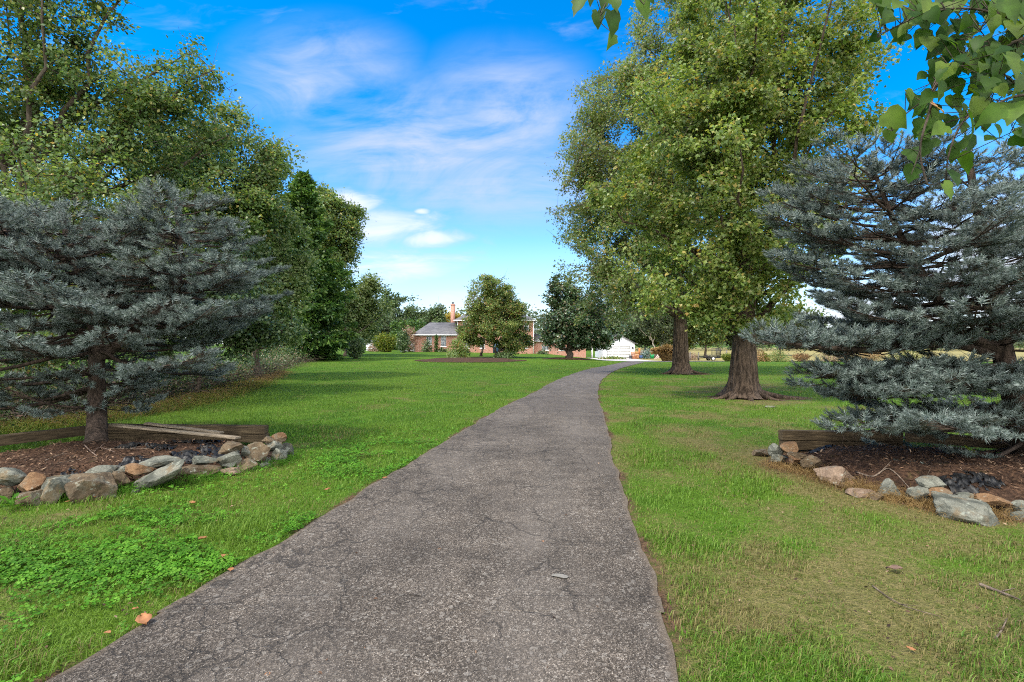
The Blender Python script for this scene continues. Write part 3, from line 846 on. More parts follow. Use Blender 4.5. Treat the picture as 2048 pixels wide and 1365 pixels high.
tn = wt.math('MULTIPLY', wt.math('ADD', wt.smooth(wis, .22, .68), wt.math('MULTIPLY', wt.smooth(wis2, .35, .7), .22)), .95)
ct = wt.math('MULTIPLY', thin, tn)
front = wt.noise(wt.n('ShaderNodeCombineXYZ', {0: wt.math('MULTIPLY', hx, 5.0), 1: wt.math('MULTIPLY', hv, 15.0), 2: 3.0}).outputs[0], 1.5, 8, .58, .5)
cp = wt.math('MULTIPLY', wt.smooth(wt.math('ADD', wt.math('MULTIPLY', puff, .62), front), .50, 1.22), .95)
# added fill light: unseen bright white cloud cover behind the viewer
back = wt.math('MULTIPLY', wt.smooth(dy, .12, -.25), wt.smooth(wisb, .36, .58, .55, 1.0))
lowhaze = wt.math('MULTIPLY', wt.smooth(dz, .24, -.02), .6)
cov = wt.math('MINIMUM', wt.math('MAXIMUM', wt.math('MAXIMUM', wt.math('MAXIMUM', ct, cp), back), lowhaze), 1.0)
cloudc = wt.mix(wt.smooth(cp, .2, .9), (2.45, 2.8, 3.9), (3.6, 3.8, 4.3))
fin = wt.mix(cov, skyc, wt.mix(wt.smooth(dy, .1, -.2), cloudc, (14.5, 14.3, 13.9)))  # brightest tone belongs to the added fill cloud out of view
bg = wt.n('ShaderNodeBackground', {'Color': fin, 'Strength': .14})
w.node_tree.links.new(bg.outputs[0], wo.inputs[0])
scene.view_settings.view_transform = 'Standard'; scene.view_settings.look = 'None'
scene.view_settings.exposure = 1.0; scene.view_settings.gamma = 1.0
scene.render.engine = 'CYCLES'
scene.cycles.max_bounces = 6; scene.cycles.diffuse_bounces = 3; scene.cycles.glossy_bounces = 2; scene.cycles.transmission_bounces = 3; scene.cycles.transparent_max_bounces = 8
scene.cycles.use_denoising = False; scene.cycles.filter_width = 1.05

# ================================================================== GROUND
def grow(a, step, end, g=1.07):
    o = [a]; s = step
    while o[-1] < end: o.append(o[-1]+s); s *= g
    return o
gx = np.array([-q for q in grow(9, .16, 4000)[::-1]] + list(np.arange(-8.86, 9, .14)) + grow(9, .16, 4000))
gy = np.array([-q for q in grow(6, .4, 3000, 1.2)[::-1]] + list(np.arange(-5.7, 2, .4)) + list(np.arange(2.1, 20, .14)) + grow(20.1, .16, 6000, 1.05))
X, Y = np.meshgrid(gx, gy)
Z = terrain(X, Y) + (fbm(X*.5, Y*.5, 3)-.5)*.03*(sstep(.0, .8, dpoly(X, Y, drive_small))) * (Y < 60)
for bed in (bedL, bedR):
    Z = np.where(inpoly(X, Y, bed), Z-.06, Z)
nx, ny = len(gx), len(gy)
i = np.arange(nx-1)[None] + np.arange(ny-1)[:, None]*nx
f = np.stack([i, i+1, i+nx+1, i+nx], -1).reshape(-1, 4)
mb = MB(); mb.add(np.stack([X, Y, Z], -1).reshape(-1, 3), f)
lawn = mb.build('lawn', MAT['lawn'], smooth=True); tag(lawn, kind='structure')
dry, dirt = lawn_masks(X.ravel(), Y.ravel())
for nm, a in (('dry', dry), ('dirt', dirt)):
    at_ = lawn.data.attributes.new(nm, 'FLOAT', 'POINT'); at_.data.foreach_set('value', a.astype(np.float32))

# driveway
q = np.concatenate([[0,.008,.02,.04], np.linspace(.08,.92,13), [.96,.98,.992,1]]); nc = len(q)
DX = EL[:, None]*(1-q)[None, :, None] + ER[:, None]*q[None, :, None]
dzz = terrain(DX[..., 0], DX[..., 1]) + .014 + .03*sstep(15, 45, DX[..., 1]) + .012*np.sin(q*math.pi)[None]
mb = MB(); n = len(EL)
i = np.arange(nc-1)[None] + np.arange(n-1)[:, None]*nc
V = np.concatenate([DX, dzz[..., None]], -1).reshape(-1, 3)
mb.add(V, np.stack([i, i+1, i+nc+1, i+nc], -1).reshape(-1, 4))
# edge skirts so the slab has thickness
for E, c in ((EL, 0), (ER, nc-1)):
    top = np.concatenate([DX[:, c], dzz[:, c:c+1]], -1); bot = top - np.array([0, 0, .06])
    k = np.arange(n-1)[:, None]
    ff = np.concatenate([k, k+1, k+1+n, k+n], 1)
    mb.add(np.vstack([top, bot]), ff if c == 0 else ff[:, ::-1])
drive = mb.build('driveway', MAT['asphalt'], smooth=True); tag(drive, kind='structure')
sd = np.concatenate([np.tile(1-q, n), np.ones(2*n), np.zeros(2*n)]); ed = np.concatenate([np.tile(np.abs(q-.5)*2, n)**14, np.ones(4*n)])
for nm, a in (('side', sd), ('edge', ed)):
    at_ = drive.data.attributes.new(nm, 'FLOAT', 'POINT'); at_.data.foreach_set('value', a.astype(np.float32))

def patch(name, poly, mat, lift, step, mound=None, kind='structure'):
    P = np.array(poly); lo, hi = P.min(0), P.max(0)
    xs = np.arange(lo[0]-step, hi[0]+step*2, step); ys = np.arange(lo[1]-step, hi[1]+step*2, step)
    X, Y = np.meshgrid(xs, ys)
    ins = inpoly(X, Y, poly)
    d = dpoly(X, Y, poly)
    Z = terrain(X, Y) + lift
    if mound is not None: Z = Z + mound(X, Y, d, ins)
    nx, ny = len(xs), len(ys)
    i = (np.arange(nx-1)[None] + np.arange(ny-1)[:, None]*nx)
    F4 = np.stack([i, i+1, i+nx+1, i+nx], -1).reshape(-1, 4)
    keep = (ins.ravel()[F4]).any(1)
    F4 = F4[keep]
    used = np.unique(F4); remap = np.full(nx*ny, -1); remap[used] = np.arange(len(used))
    mb = MB(); mb.add(np.stack([X, Y, Z], -1).reshape(-1, 3)[used], remap[F4])
    return tag(mb.build(name, mat, smooth=True), kind=kind)

def bed_height(X, Y, d, ins):
    return np.where(ins, .25*sstep(.10, .75, d) + (fbm(X*2.2, Y*2.2, 5)-.5)*.09*sstep(0, .3, d) + (fbm(X*9, Y*9, 6)-.5)*.05, -.08)
patch('mulch_bed', bedL, MAT['mulch'], -.01, .05, bed_height)
patch('mulch_bed', bedR, MAT['mulch'], -.01, .05, bed_height)
def bedz(x, y, bed):
    d = float(dpoly(np.array([x]), np.array([y]), bed)[0]); ins = bool(inpoly(np.array([x]), np.array([y]), bed)[0])
    return float(bed_height(np.array([x]), np.array([y]), np.array([d]), np.array([ins]))[0]) - .01
patch('parking_apron', lot_poly, MAT['concrete'], .05, .8)
th = np.linspace(0, 2*math.pi, 30, endpoint=False)
isl = [(isl_c[0]+isl_r[0]*math.cos(a)*(1+.08*math.sin(3*a)), isl_c[1]+isl_r[1]*math.sin(a)) for a in th]
patch('mulch_bed', isl, MAT['mulch'], .03, .3, lambda X, Y, d, ins: np.where(ins, .22*sstep(0, 2.5, d), 0))
mag = gnd(1138, 719)
patch('mulch_bed', [(mag[0]+2.9*math.cos(a), mag[1]+2.0*math.sin(a)) for a in th], MAT['mulch'], .03, .3, lambda X, Y, d, ins: np.where(ins, .15*sstep(0, 1.5, d), 0))
# tan field beyond the lawn on the right
fp = [(20, 74), (24, 70.5), (34, 68), (60, 62), (140, 60), (400, 90), (400, 330), (60, 330), (30, 130), (24, 95)]
patch('field', fp, MAT['field'], .06, 4.0)

# ================================================================== GRASS
def sample_ground(n, dmin, dmax, expo, amin=-52, amax=52):
    a = rng.random(n); e = 2-expo
    d = (dmin**e + a*(dmax**e-dmin**e))**(1/e)
    th = np.radians(rng.uniform(amin, amax, n))
    return d*np.sin(th), d*np.cos(th)
def clear(x, y, margin=.0):
    k = ~inpoly(x, y, drive_poly)
    for b in (bedL, bedR, isl, lot_poly): k &= ~inpoly(x, y, b)
    return k
def blades(n, dmin, dmax, expo, h0, w0, name='grass', dens=None):
    x, y = sample_ground(n, dmin, dmax, expo)
    k = clear(x, y); x, y = x[k], y[k]
    dry, dirt = lawn_masks(x, y)
    tuft = fbm(x*3.1, y*3.1, 21, 3)
    keep = rng.random(len(x)) > dirt*.85 + np.clip(dry-.35, 0, 1)*.35
    x, y, dry, tuft = x[keep], y[keep], dry[keep], tuft[keep]
    n = len(x); d = np.hypot(x, y)
    sc = (1 + d*.02)
    h = h0*rng.uniform(.35, 1.3, n)*(.25+1.1*tuft+.7*sstep(.5, .72, fbm(x*1.5, y*1.5, 77, 2)))*(1-.5*dry)*sc**.6
    w_ = w0*rng.uniform(.7, 1.3, n)*sc**1.4
    az = rng.uniform(0, 2*math.pi, n) ; lean = rng.uniform(.2, 1.5, n)
    L = np.stack([np.cos(az), np.sin(az), np.zeros(n)], 1); W = np.stack([-np.sin(az+.5), np.cos(az+.5), np.zeros(n)], 1)
    B = np.stack([x, y, terrain(x, y)-.004], 1)
    up = np.array([0, 0, 1.])
    M = B + up*(h*.6)[:, None] + L*(h*.22*lean)[:, None]
    T = B + up*(h*(1.0-.3*lean))[:, None] + L*(h*.85*lean)[:, None]
    V = np.stack([B-W*w_[:, None]/2, B+W*w_[:, None]/2, M+W*w_[:, None]*.38, M-W*w_[:, None]*.38, T], 1).reshape(-1, 3)
    o = (np.arange(n)*5)[:, None]
    mb = MB(); mb.add(V, np.array([[0, 1, 2, 3]])+o); mb.add_shared(np.array([[3, 2, 4]])+o)
    g = tag(mb.build(name, MAT['blade']), 'short mixed green and dry lawn grass' , 'grass', kind='stuff')
    at_ = g.data.attributes.new('dry', 'FLOAT', 'POINT'); at_.data.foreach_set('value', np.repeat(dry, 5).astype(np.float32))
    return g
blades(560000, 2.1, 48, 1.72, .062, .0042)

# clover patches on the left verge
TRI_V = []; TRI_F = []
for k in range(3):
    a = k*2.094; c, s_ = math.cos(a), math.sin(a); b = len(TRI_V)
    for (p, q_) in ((.06, 0), (.55, .42), (.95, .30), (.82, 0), (.95, -.30), (.55, -.42)):
        TRI_V.append((p*c-q_*s_, p*s_+q_*c, .10 - .10*p + .06*abs(q_)))
    TRI_F += [(b, b+1, b+3), (b+1, b+2, b+3), (b, b+3, b+5), (b+3, b+4, b+5)]
n = 60000
x, y = sample_ground(n, 2.6, 12, 1.6, -48, -3)
k = clear(x, y); x, y = x[k], y[k]
m = (fbm(x*1.1+3, y*1.1, 31, 3) + (fbm(x*5, y*5, 33, 2)-.5)*.25 + rng.normal(size=len(x))*.06 > .46)
reg = (1-sstep(.5, 1, np.hypot((x+3.1)/2.4, (y-4.3)/1.0))) + (1-sstep(.5, 1, np.hypot((x+1.75)/1.3, (y-7.6)/1.5))) + .12
sel = (rng.random(len(x)) < reg) & m
x, y = x[sel], y[sel]; n = len(x)
hz = rng.uniform(.025, .06, n)
P = np.stack([x, y, hz], 1)
mb = MB(); mb.leaves(P, unit(np.array([0, -.15, 1.]) + rng.normal(size=(n, 3))*.28), rng.uniform(.016, .030, n), TRI_V, np.array(TRI_F))
mb.sticks(P, P*np.array([1, 1, 0]) + rng.normal(size=(n, 3))*np.array([.008, .008, 0]), .0008, .0008)
tag(mb.build('clover', MAT['clover']), 'bright green clover growing in the lawn left of the drive', 'clover', kind='stuff')

# ================================================================== BEDS: ROCKS, TIMBERS, BOARDS, SCRAPS
def rock_rows(rows, sc, ox, oy, basefn, bed, group, seed0):
    for k, (x0, y0, x1, y1, tone, label) in enumerate(rows):
        px0, px1 = ox+x0/sc, ox+x1/sc; py0, py1 = oy+y0/sc, oy+y1/sc
        cx = (px0+px1)/2; yb = basefn(cx)
        d0 = F*CAMH/(yb-HZ)
        up = max(0, yb-py1)
        d = d0 + .10 + min(.22, up*.0035)
        if up < 8: d = F*CAMH/(max(py1, yb-8)-HZ) + .10
        w = (px1-px0)/F*d*1.06; h = (py1-py0)/F*d*1.10
        dep = max(.14, min(.5, .75*w+.05))
        c = at(cx, (py0+py1)/2, d+dep*.18)
        if label.startswith('large slanted'):
            P, f = rock_shape(seed0+k, w*1.0, dep*.8, h*.50); a_ = math.radians(24); P = np.stack([P[:, 0]*math.cos(a_)-P[:, 2]*math.sin(a_), P[:, 1], P[:, 0]*math.sin(a_)+P[:, 2]*math.cos(a_)], 1)
        elif label.startswith(('largest grey', 'big two-toned')): P, f = rock_shape(seed0+k, w*.92, dep*1.2, h*.9); c = c - np.array([0, 0, .02])
        else: P, f = rock_shape(seed0+k, w, dep, h)
        P = P + c
        mb = MB(); mb.add(P, f)
        o = mb.build('rock', MAT['rock_'+tone], smooth=True)
        tag(o, label, 'rock', group)
        try: o.data.set_sharp_from_angle(angle=math.radians(28))
        except Exception: pass
def interp_fn(pts):
    xs, ys = zip(*pts); return lambda x: float(np.interp(x, xs, ys))
LROWS = [
 (-20,445,182,565,'g','pale grey rounded rock on top at the near end of the left wall'),
 (-20,570,120,680,'b','brown half-buried rock beneath the pale rounded end rock'),
 (135,480,325,640,'o','rust-orange upright rock with one grey corner in the left wall'),
 (140,600,300,715,'b','dark stained base rock under the rust-orange upright rock'),
 (275,520,432,700,'g','grey leaning rock beside the big brown boulder'),
 (330,497,480,540,'g','thin flat rock peeping out behind the grey leaning rock'),
 (400,488,765,672,'b','biggest brown boulder with a humped top in the left wall'),
 (600,430,760,512,'g','mossy grey block resting on the shoulder of the biggest boulder'),
 (735,468,862,590,'b','brown square rock wedged between boulder and slanted slab'),
 (770,440,850,478,'g','small grey rock perched above the brown square rock'),
 (842,420,1010,502,'o','tan wedge-shaped rock lying above the slanted slab'),
 (865,402,1258,606,'g','large slanted blue-grey slab in the left wall'),
 (935,383,1175,450,'g','long flat grey capstone behind the slanted slab'),
 (862,585,922,625,'g','little pale stone at the foot of the slanted slab'),
 (1262,373,1436,432,'g','flat grey capstone on top of the wide brown rock'),
 (1205,428,1440,525,'b','wide brown rock under a flat grey capstone'),
 (1420,340,1590,432,'g','lichen-spotted grey rock with a pointed right end'),
 (1460,280,1592,352,'b','dull olive rounded rock set back near the black plastic'),
 (1445,443,1617,505,'p','pinkish tan flat rock low in the left wall'),
 (1550,393,1692,485,'b','brown angular rock right of the lichen-spotted one'),
 (1475,412,1548,458,'g','small dark grey rock tucked under the lichen-spotted one'),
 (1590,308,1652,372,'g','narrow grey rock left of the large tan and grey boulder'),
 (1620,280,1785,397,'b','large tan and grey boulder on top at the far end of the wall'),
 (1675,368,1797,442,'g','dark grey split rock below the large tan and grey boulder'),
 (1735,240,1807,288,'b','brown rock touching the end of the timber'),
 (1800,220,1887,292,'o','orange-tan rock highest at the far end by the timber'),
 (1755,270,1868,342,'g','smooth grey rock below the highest orange-tan one'),
 (1800,320,1892,432,'g','grey rock with a black stained base at the wall end'),
 (1850,288,1937,402,'g','outermost grey rock closing the far end of the left wall'),
 (1700,415,1777,463,'g','small pale triangular rock at the lawn edge'),
 (1770,412,1837,448,'b','smallest flat rock at the lawn edge near the wall end'),
]
rock_rows(LROWS, 3.303, 0, 800, interp_fn([(0,1012),(60,1012),(130,1000),(230,988),(300,982),(400,960),(480,948),(560,930),(585,912)]), bedL, 'rocks of the low wall round the left spruce bed', 100)
RROWS = [
 (95,285,205,348,'b','tan rock nearly buried in the grass, outermost of the right row'),
 (208,243,322,352,'g','grey rock leaning against the tan one by the timber end'),
 (298,230,414,318,'o','tan round-topped rock just below the end of the timber'),
 (208,310,342,382,'g','low grey rock under the leaning pair by the timber end'),
 (343,303,468,354,'b','flat brown rock behind the small orange one'),
 (362,333,442,394,'o','small orange rock in the dry weeds'),
 (438,328,575,436,'b','dark brown cracked rock next to the big two-toned one'),
 (545,378,828,538,'p','big two-toned rock with pink top and mossy front'),
 (758,513,828,566,'o','small orange stone right of the big two-toned rock'),
 (772,558,955,640,'p','pink wedge-shaped rock pointing left'),
 (1000,503,1147,646,'g','round pale grey rock standing alone'),
 (1197,558,1348,694,'g','round mossy grey rock under the blocky grey one'),
 (1298,483,1452,564,'g','blocky blue-grey rock perched on the inner side'),
 (1362,563,1504,634,'o','rusty flat rock under the blocky blue-grey one'),
 (1400,613,1828,808,'g','largest grey boulder of the right row'),
 (1568,593,1668,646,'g','small grey stone lying on the largest boulder'),
 (1698,608,1922,698,'o','long rusty flat rock behind the largest boulder'),
 (1983,660,2090,752,'g','grey slab cut off by the right picture edge'),
 (1858,698,1948,776,'b','brown stone between the largest boulder and the last ones'),
 (1943,728,2060,810,'g','grey lumpy stone low at the right end'),
 (925,598,1024,664,'b','dark brown stone behind the pink wedge-shaped rock'),
]
rock_rows(RROWS, 3.606, 1480, 820, interp_fn([(1500,918),(1540,930),(1640,958),(1700,985),(1745,1000),(1800,1008),(1900,1030),(2048,1046)]), bedR, 'rocks of the low row round the right spruce bed', 200)

def timber(a, b, wd, ht, label, seed, mat='timber', name='landscape_timber', cat='timber', group='timbers edging the spruce beds'):
    import bmesh
    a = np.asarray(a, float); b = np.asarray(b, float)
    bm = bmesh.new(); bmesh.ops.create_cube(bm, size=1)
    L = float(np.linalg.norm(b-a))
    bmesh.ops.scale(bm, vec=(L, wd, ht), verts=bm.verts)
    bmesh.ops.bevel(bm, geom=bm.edges[:], offset=min(.008, ht*.2), segments=2, affect='EDGES', profile=.6)
    bmesh.ops.subdivide_edges(bm, edges=[e for e in bm.edges if e.calc_length() > L*.5], cuts=24)
    for v in bm.verts:
        q = mnoise.noise(Vector((v.co.x*2.2+seed, v.co.y*3, v.co.z*3)))
        v.co.z += q*ht*.07; v.co.y += mnoise.noise(Vector((v.co.x*1.7, seed, v.co.z*2)))*wd*.06
    me = bpy.data.meshes.new(name); bm.to_mesh(me); bm.free(); me.materials.append(MAT[mat])
    o = bpy.data.objects.new(name, me); col.objects.link(o)
    t = unit(b-a); q = Vector(tuple(t)).to_track_quat('X', 'Z')
    o.rotation_mode = 'QUATERNION'; o.rotation_quaternion = q; o.location = tuple((a+b)/2)
    return tag(o, label, cat, group)
tA0, tA1 = at(206, 848, 8.32), at(533, 851, 8.28)
def lvl(p, z): return np.array([p[0], p[1], z])
timber(lvl(tA0, .30), lvl(tA1, .285), .14, .13, 'upper dark timber behind the left spruce, square end to the lawn', 1)
timber(lvl(tA0, .165), lvl(tA1, .15)+(.015,0,0), .145, .13, 'lower dark timber behind the left spruce, under another', 2)
timber((-6.62, 8.26, .29), (-7.25, 7.1, .30), .14, .14, 'dark timber running from behind the trunk towards the left edge', 3)
timber((-7.26, 7.06, .30), (-8.6, 5.9, .30), .14, .14, 'dark timber end piece at the far left of the bed', 4)
tC0, tC1 = at(1561, 874, 8.0), at(1800, 872, 7.98)
timber(lvl(tC0, .245), lvl(tC1, .235), .14, .15, 'upper brown timber left of the right spruce, pale end showing', 5)
timber(lvl(tC0, .10)+(.01,.005,0), lvl(tC1, .09), .145, .135, 'lower brown timber of the right bed, half hidden in mulch', 6)
timber(lvl(tC1, .235)+(.06,-.02,0), (7.6, 6.9, .24), .14, .14, 'brown timber angling back behind the right spruce trunk', 7)
timber(at(218, 849.5, 7.9), at(476, 876, 7.25), .105, .028, 'long grey plank laid from timber to mulch', 8, 'plank', 'plank', 'plank', 'loose planks on the left bed')
timber(at(292, 847, 8.2), at(444, 866, 7.95), .09, .028, 'short grey plank resting across the dark timber', 9, 'plank', 'plank', 'plank', 'loose planks on the left bed')

def scrap(px, py, wpx, hpx, bed, label, seed):
    r = np.random.default_rng(seed)
    d = 7.0
    for _ in range(20):
        x = (px-CX)/F*d; z = bedz(x, d, bed); d = .5*d+.5*F*(CAMH-z-.03)/(py-HZ)
    w_ = wpx/F*d*1.0; dep = .28
    nu, nv = 34, 18
    U, V = np.meshgrid(np.linspace(-1, 1, nu), np.linspace(-1, 1, nv))
    Xx = x + U*w_/2*(1+.2*fbm(V*2+seed, U*0, seed)); Yy = d + V*dep/2*(1 + .5*(fbm(U*2+seed, V*0, seed+1)-.5)) + U*.05*r.normal()
    hh = np.maximum(0, .32-np.abs(fbm(U*2.6+seed+V, V*2.2-U, seed+2, 4)-.5)*2.2)*.13*(1-.7*np.abs(V)) + .018
    Zz = np.array([[bedz(a, b, bed) for a, b in zip(ra, rb)] for ra, rb in zip(Xx, Yy)]) + hh - .012
    P = np.stack([Xx, Yy, Zz], -1).reshape(-1, 3); P = np.vstack([P, P-np.array([0, 0, .004])])
    i = (np.arange(nu-1)[None] + np.arange(nv-1)[:, None]*nu)
    Q = np.stack([i, i+1, i+nu+1, i+nu], -1)
    hole = fbm(U*2.2+seed*3, V*2.2, seed+7)[:-1, :-1] > .40
    Q = Q[hole | (np.abs(V[:-1, :-1]) < .2)].reshape(-1, 4)
    mb = MB(); mb.add(P, Q); mb.add_shared(Q[:, ::-1]+nu*nv)
    tag(mb.build('plastic_scrap', MAT['plastic'], smooth=True), label, 'plastic sheet', 'black plastic scraps showing through the mulch')
for k, (x, y, w_, h_, lb) in enumerate([
    (850, 285, 170, 50, 'shiny black plastic scrap nearest the spruce trunk, white glint on it'),
    (1050, 300, 190, 50, 'twisted black plastic scrap in the middle of the mulch'),
    (1290, 268, 270, 40, 'long black plastic strip below the plank'),
    (1390, 330, 210, 70, 'crumpled black plastic scrap rising behind the lichen-spotted rock'),
    (1190, 378, 150, 40, 'black plastic scrap poking out above the slanted slab'),
    (980, 228, 130, 28, 'small black plastic scrap just under the grey planks'),
    (1585, 272, 120, 60, 'black plastic scrap at the tip of the long plank'),
    (590, 480, 150, 40, 'black plastic tucked behind the mossy grey block'),
    (900, 405, 140, 26, 'black plastic edge behind the long flat capstone')]):
    scrap(x/3.303, 800+y/3.303, w_/3.303, h_/3.303, bedL, lb, 40+k)
for k, (x, y, w_, h_, lb) in enumerate([
    (585, 275, 110, 60, 'black plastic scrap at the end of the right timber'),
    (1600, 500, 190, 60, 'torn black plastic patch in the mulch in front of the right trunk'),
    (1790, 490, 120, 40, 'small black plastic patch beside the torn one, white flecks on it')]):
    scrap(1480+x/3.606, 820+y/3.606, w_/3.606, h_/3.606, bedR, lb, 60+k)

def on_bed(px, py, bed, lift=.0):
    d = 7.0
    for _ in range(25):
        x = (px-CX)/F*d; z = bedz(x, d, bed); d = .5*d+.5*F*(CAMH-z-lift)/(py-HZ)
    return np.array([(px-CX)/F*d, d, bedz((px-CX)/F*d, d, bed)+lift])
def stick(pts, bed, rad, label, mat='twig'):
    P = np.array([on_bed(px, py, bed, .012) if bed is not None else gnd(px, py)+(0, 0, .02) for px, py in pts])
    P = catmull(P, 6)
    mb = MB(); mb.tube(P, np.linspace(rad, rad*.4, len(P)), 6)
    k = len(P)//2; mb.tube(np.array([P[k], P[k]+(P[k]-P[k-2])*1.5+np.array([.02, .0, .05])]), [rad*.5, rad*.2], 5)
    tag(mb.build('stick', MAT[mat], smooth=True), label, 'stick', 'sticks lying about')
def cl(c): return [(x/3.303, 800+y/3.303) for x, y in c]
def cr(c): return [(1480+x/3.606, 820+y/3.606) for x, y in c]
stick(cl([(560,300),(600,340),(640,370)]), bedL, .010, 'curved bare root just in front of the left trunk', 'root')
stick(cl([(620,350),(660,315),(760,345)]), bedL, .008, 'looping bare root right of the curved one', 'root')
stick(cl([(300,400),(400,362),(520,350)]), bedL, .007, 'thin stick pointing at the foot of the left trunk')
stick(cl([(760,228),(840,215),(910,205)]), bedL, .007, 'pale stick near the small plastic scrap under the planks')
stick(cl([(380,420),(520,395),(640,375)]), bedL, .006, 'slender stick across the dark mulch nearer the wall')
stick(cl([(120,290),(190,272),(250,255)]), bedL, .011, 'whitish stick near the far left timber', 'pale_bark')
stick(cl([(700,315),(850,325),(1000,322)]), bedL, .006, 'straight dark twig running beneath the twisted plastic')
stick(cr([(840,450),(960,480),(1080,495),(1245,498)]), bedR, .013, 'long dark stick lying above the round pale rock')
stick(cr([(1380,300),(1420,325),(1480,360)]), bedR, .007, 'pale twig slanting in the right mulch')
stick(cr([(1290,590),(1345,540),(1380,470)]), bedR, .005, 'thin twig standing out beside the blocky blue-grey rock')
stick([(1990,1285),(2003,1268),(2013,1245)], None, .007, 'short grey stick in the grass at the lower right')
stick([(1745,1178),(1800,1215),(1880,1240)], None, .005, 'thin dry stem lying in the patchy grass')
stick([(1960,1175),(2000,1190),(2040,1206)], None, .012, 'dark broken stick on the mossy ground at the right edge')

# mulch chips and dry needles
n = 26000
P = []
for bed, N0 in ((bedL, 15000), (bedR, 15000)):
    B = np.array(bed); lo, hi = B.min(0), B.max(0)
    x = rng.uniform(lo[0], hi[0], N0); y = rng.uniform(lo[1], hi[1], N0); k = inpoly(x, y, bed); x, y = x[k], y[k]
    d = dpoly(x, y, bed)
    P.append(np.stack([x, y, bed_height(x, y, d, np.ones(len(x), bool))-.004], 1))
P = np.vstack(P); n = len(P)
mb = MB(); mb.leaves(P, unit(np.array([0, 0, 1.])+rng.normal(size=(n, 3))*.35), rng.uniform(.02, .075, n), np.array([(0,0,0),(.5,.13,.05),(1,0,0),(.5,-.13,.05)]), LEAF_F)
tag(mb.build('mulch_chips', MAT['chips']), 'brown bark chips and dry needles strewn on the beds', 'mulch', kind='stuff')

# dry weeds along the right row of rocks, and rough grass at the left bed's back
def weeds(name, pts, n, h, mat, label, spread=.25, curl=.8, rad=.0016):
    pts = np.array(pts); k = rng.integers(0, len(pts)-1, n); t = rng.random(n)[:, None]
    B = pts[k]*(1-t)+pts[k+1]*t; B = B + rng.normal(size=(n, 2))*spread
    keep = ~inpoly(B[:, 0], B[:, 1], drive_poly); B = B[keep]; n = len(B)
    B = np.concatenate([B, terrain(B[:, 0], B[:, 1])[:, None]], 1)
    D = unit(np.array([0, 0, .8]) + rng.normal(size=(n, 3))*curl*.6); D[:, 2] = np.abs(D[:, 2])
    hh = h*rng.uniform(.4, 1.2, n)[:, None]
    M = B + D*hh*.6; T = M + unit(D*np.array([1, 1, .15])+rng.normal(size=(n, 3))*.4)*hh*.55
    mb = MB(); mb.sticks(B, M, rad, rad*.8); mb.sticks(M, T, rad*.8, rad*.4)
    return tag(mb.build(name, MAT[mat]), label, 'weeds', kind='stuff')
weeds('dry_weeds', bedR[:7], 3200, .14, 'straw', 'dry straw-coloured weeds among the right rocks', .15)
weeds('rough_grass', [(p[0], p[1]-.16) for p in bedL[:6]], 2600, .13, 'clover', 'longer green grass at the foot of the left rocks', .09, .7, .0018)

# broad-leaved weed at the left end of the wall
def rosette(name, label, base, nl, ln, seed, mat='clover'):
    r = np.random.default_rng(seed); root = thing(name, label, 'plant', base)
    st = MB(); lf = MB()
    LV = np.array([(0,0,0),(.25,.14,.03),(.6,.2,.04),(1,0,-.05),(.6,-.2,.04),(.25,-.14,.03),(.5,0,-.01)]); LF = np.array([(0,1,6),(1,2,6),(2,3,6),(3,4,6),(4,5,6),(5,0,6)])
    base = np.asarray(base, float)
    P = []; T = []; S = []
    for i in range(nl):
        a = i*2.4+r.uniform(-.3, .3); el = r.uniform(.25, .8)
        d = np.array([math.cos(a)*math.cos(el), math.sin(a)*math.cos(el), math.sin(el)])
        s = base + np.array([0, 0, .03+.012*i]); st.tube(np.array([s, s+d*ln*.25]), .003, 5)
        P.append(s+d*ln*.22); T.append(d); S.append(ln*r.uniform(.8, 1.1))
    st.tube(np.array([base-np.array([0, 0, .02]), base+np.array([0, 0, .05+.012*nl])]), [.006, .003], 5)
    T = np.array(T); lf.leaves(np.array(P), np.cross(T, np.cross([0, 0, 1.], T))+1e-4, np.array(S), LV, LF, T=T)
    st.build('stem', MAT['clover'], root); lf.build('foliage', MAT[mat], root)
rosette('weed_plant', 'broad-leaved green weed at the near foot of the left rock wall', gnd(25, 1022), 7, .13, 3)
rosette('seedling', 'small bright seedling on the mulch in front of the right trunk', on_bed(1940, 915, bedR), 6, .09, 5, 'yellow_leaf')
rosette('seedling', 'yellow-green seedling in front of the left spruce trunk', on_bed(163, 868, bedL), 6, .08, 6, 'yellow_leaf')

# fallen leaves, each its own curled leaf
def fallen(px, py, size, label, seed, mat='brown_leaf', lift=.018):
    r = np.random.default_rng(seed)
    c = gnd(px, py); d = math.hypot(c[0], c[1])
    s = size/F*d*.85
    nu = 9; mb = MB()
    t = np.linspace(0, 1, nu); wd = np.sin(t*math.pi)**.7*.36*(1+.2*r.normal(size=nu)); wd[0] = .01; wd[-1] = .01
    V = []
    for i in range(nu):
        for q in (-1, -.5, 0, .5, 1):
            V.append((t[i]-.5, q*wd[i], .15*(abs(q)**2)*(.6+.4*r.random()) + .05*math.sin(t[i]*4+seed)))
    V = np.array(V); V[:, 2] -= V[:, 2].min()
    a = r.uniform(0, 6.28); R = np.array([[math.cos(a), -math.sin(a), 0], [math.sin(a), math.cos(a), 0], [0, 0, 1]])
    V = V @ R.T * s + c + np.array([0, 0, lift])
    i = np.arange(nu-1)[:, None]*5 + np.arange(4)[None]
    mb.add(V, np.stack([i, i+5, i+6, i+1], -1).reshape(-1, 4))
    o = mb.build('fallen_leaf', MAT[mat], smooth=True); tag(o, label, 'leaf', 'fallen leaves')
    sol = o.modifiers.new('thick', 'SOLIDIFY'); sol.thickness = .0012
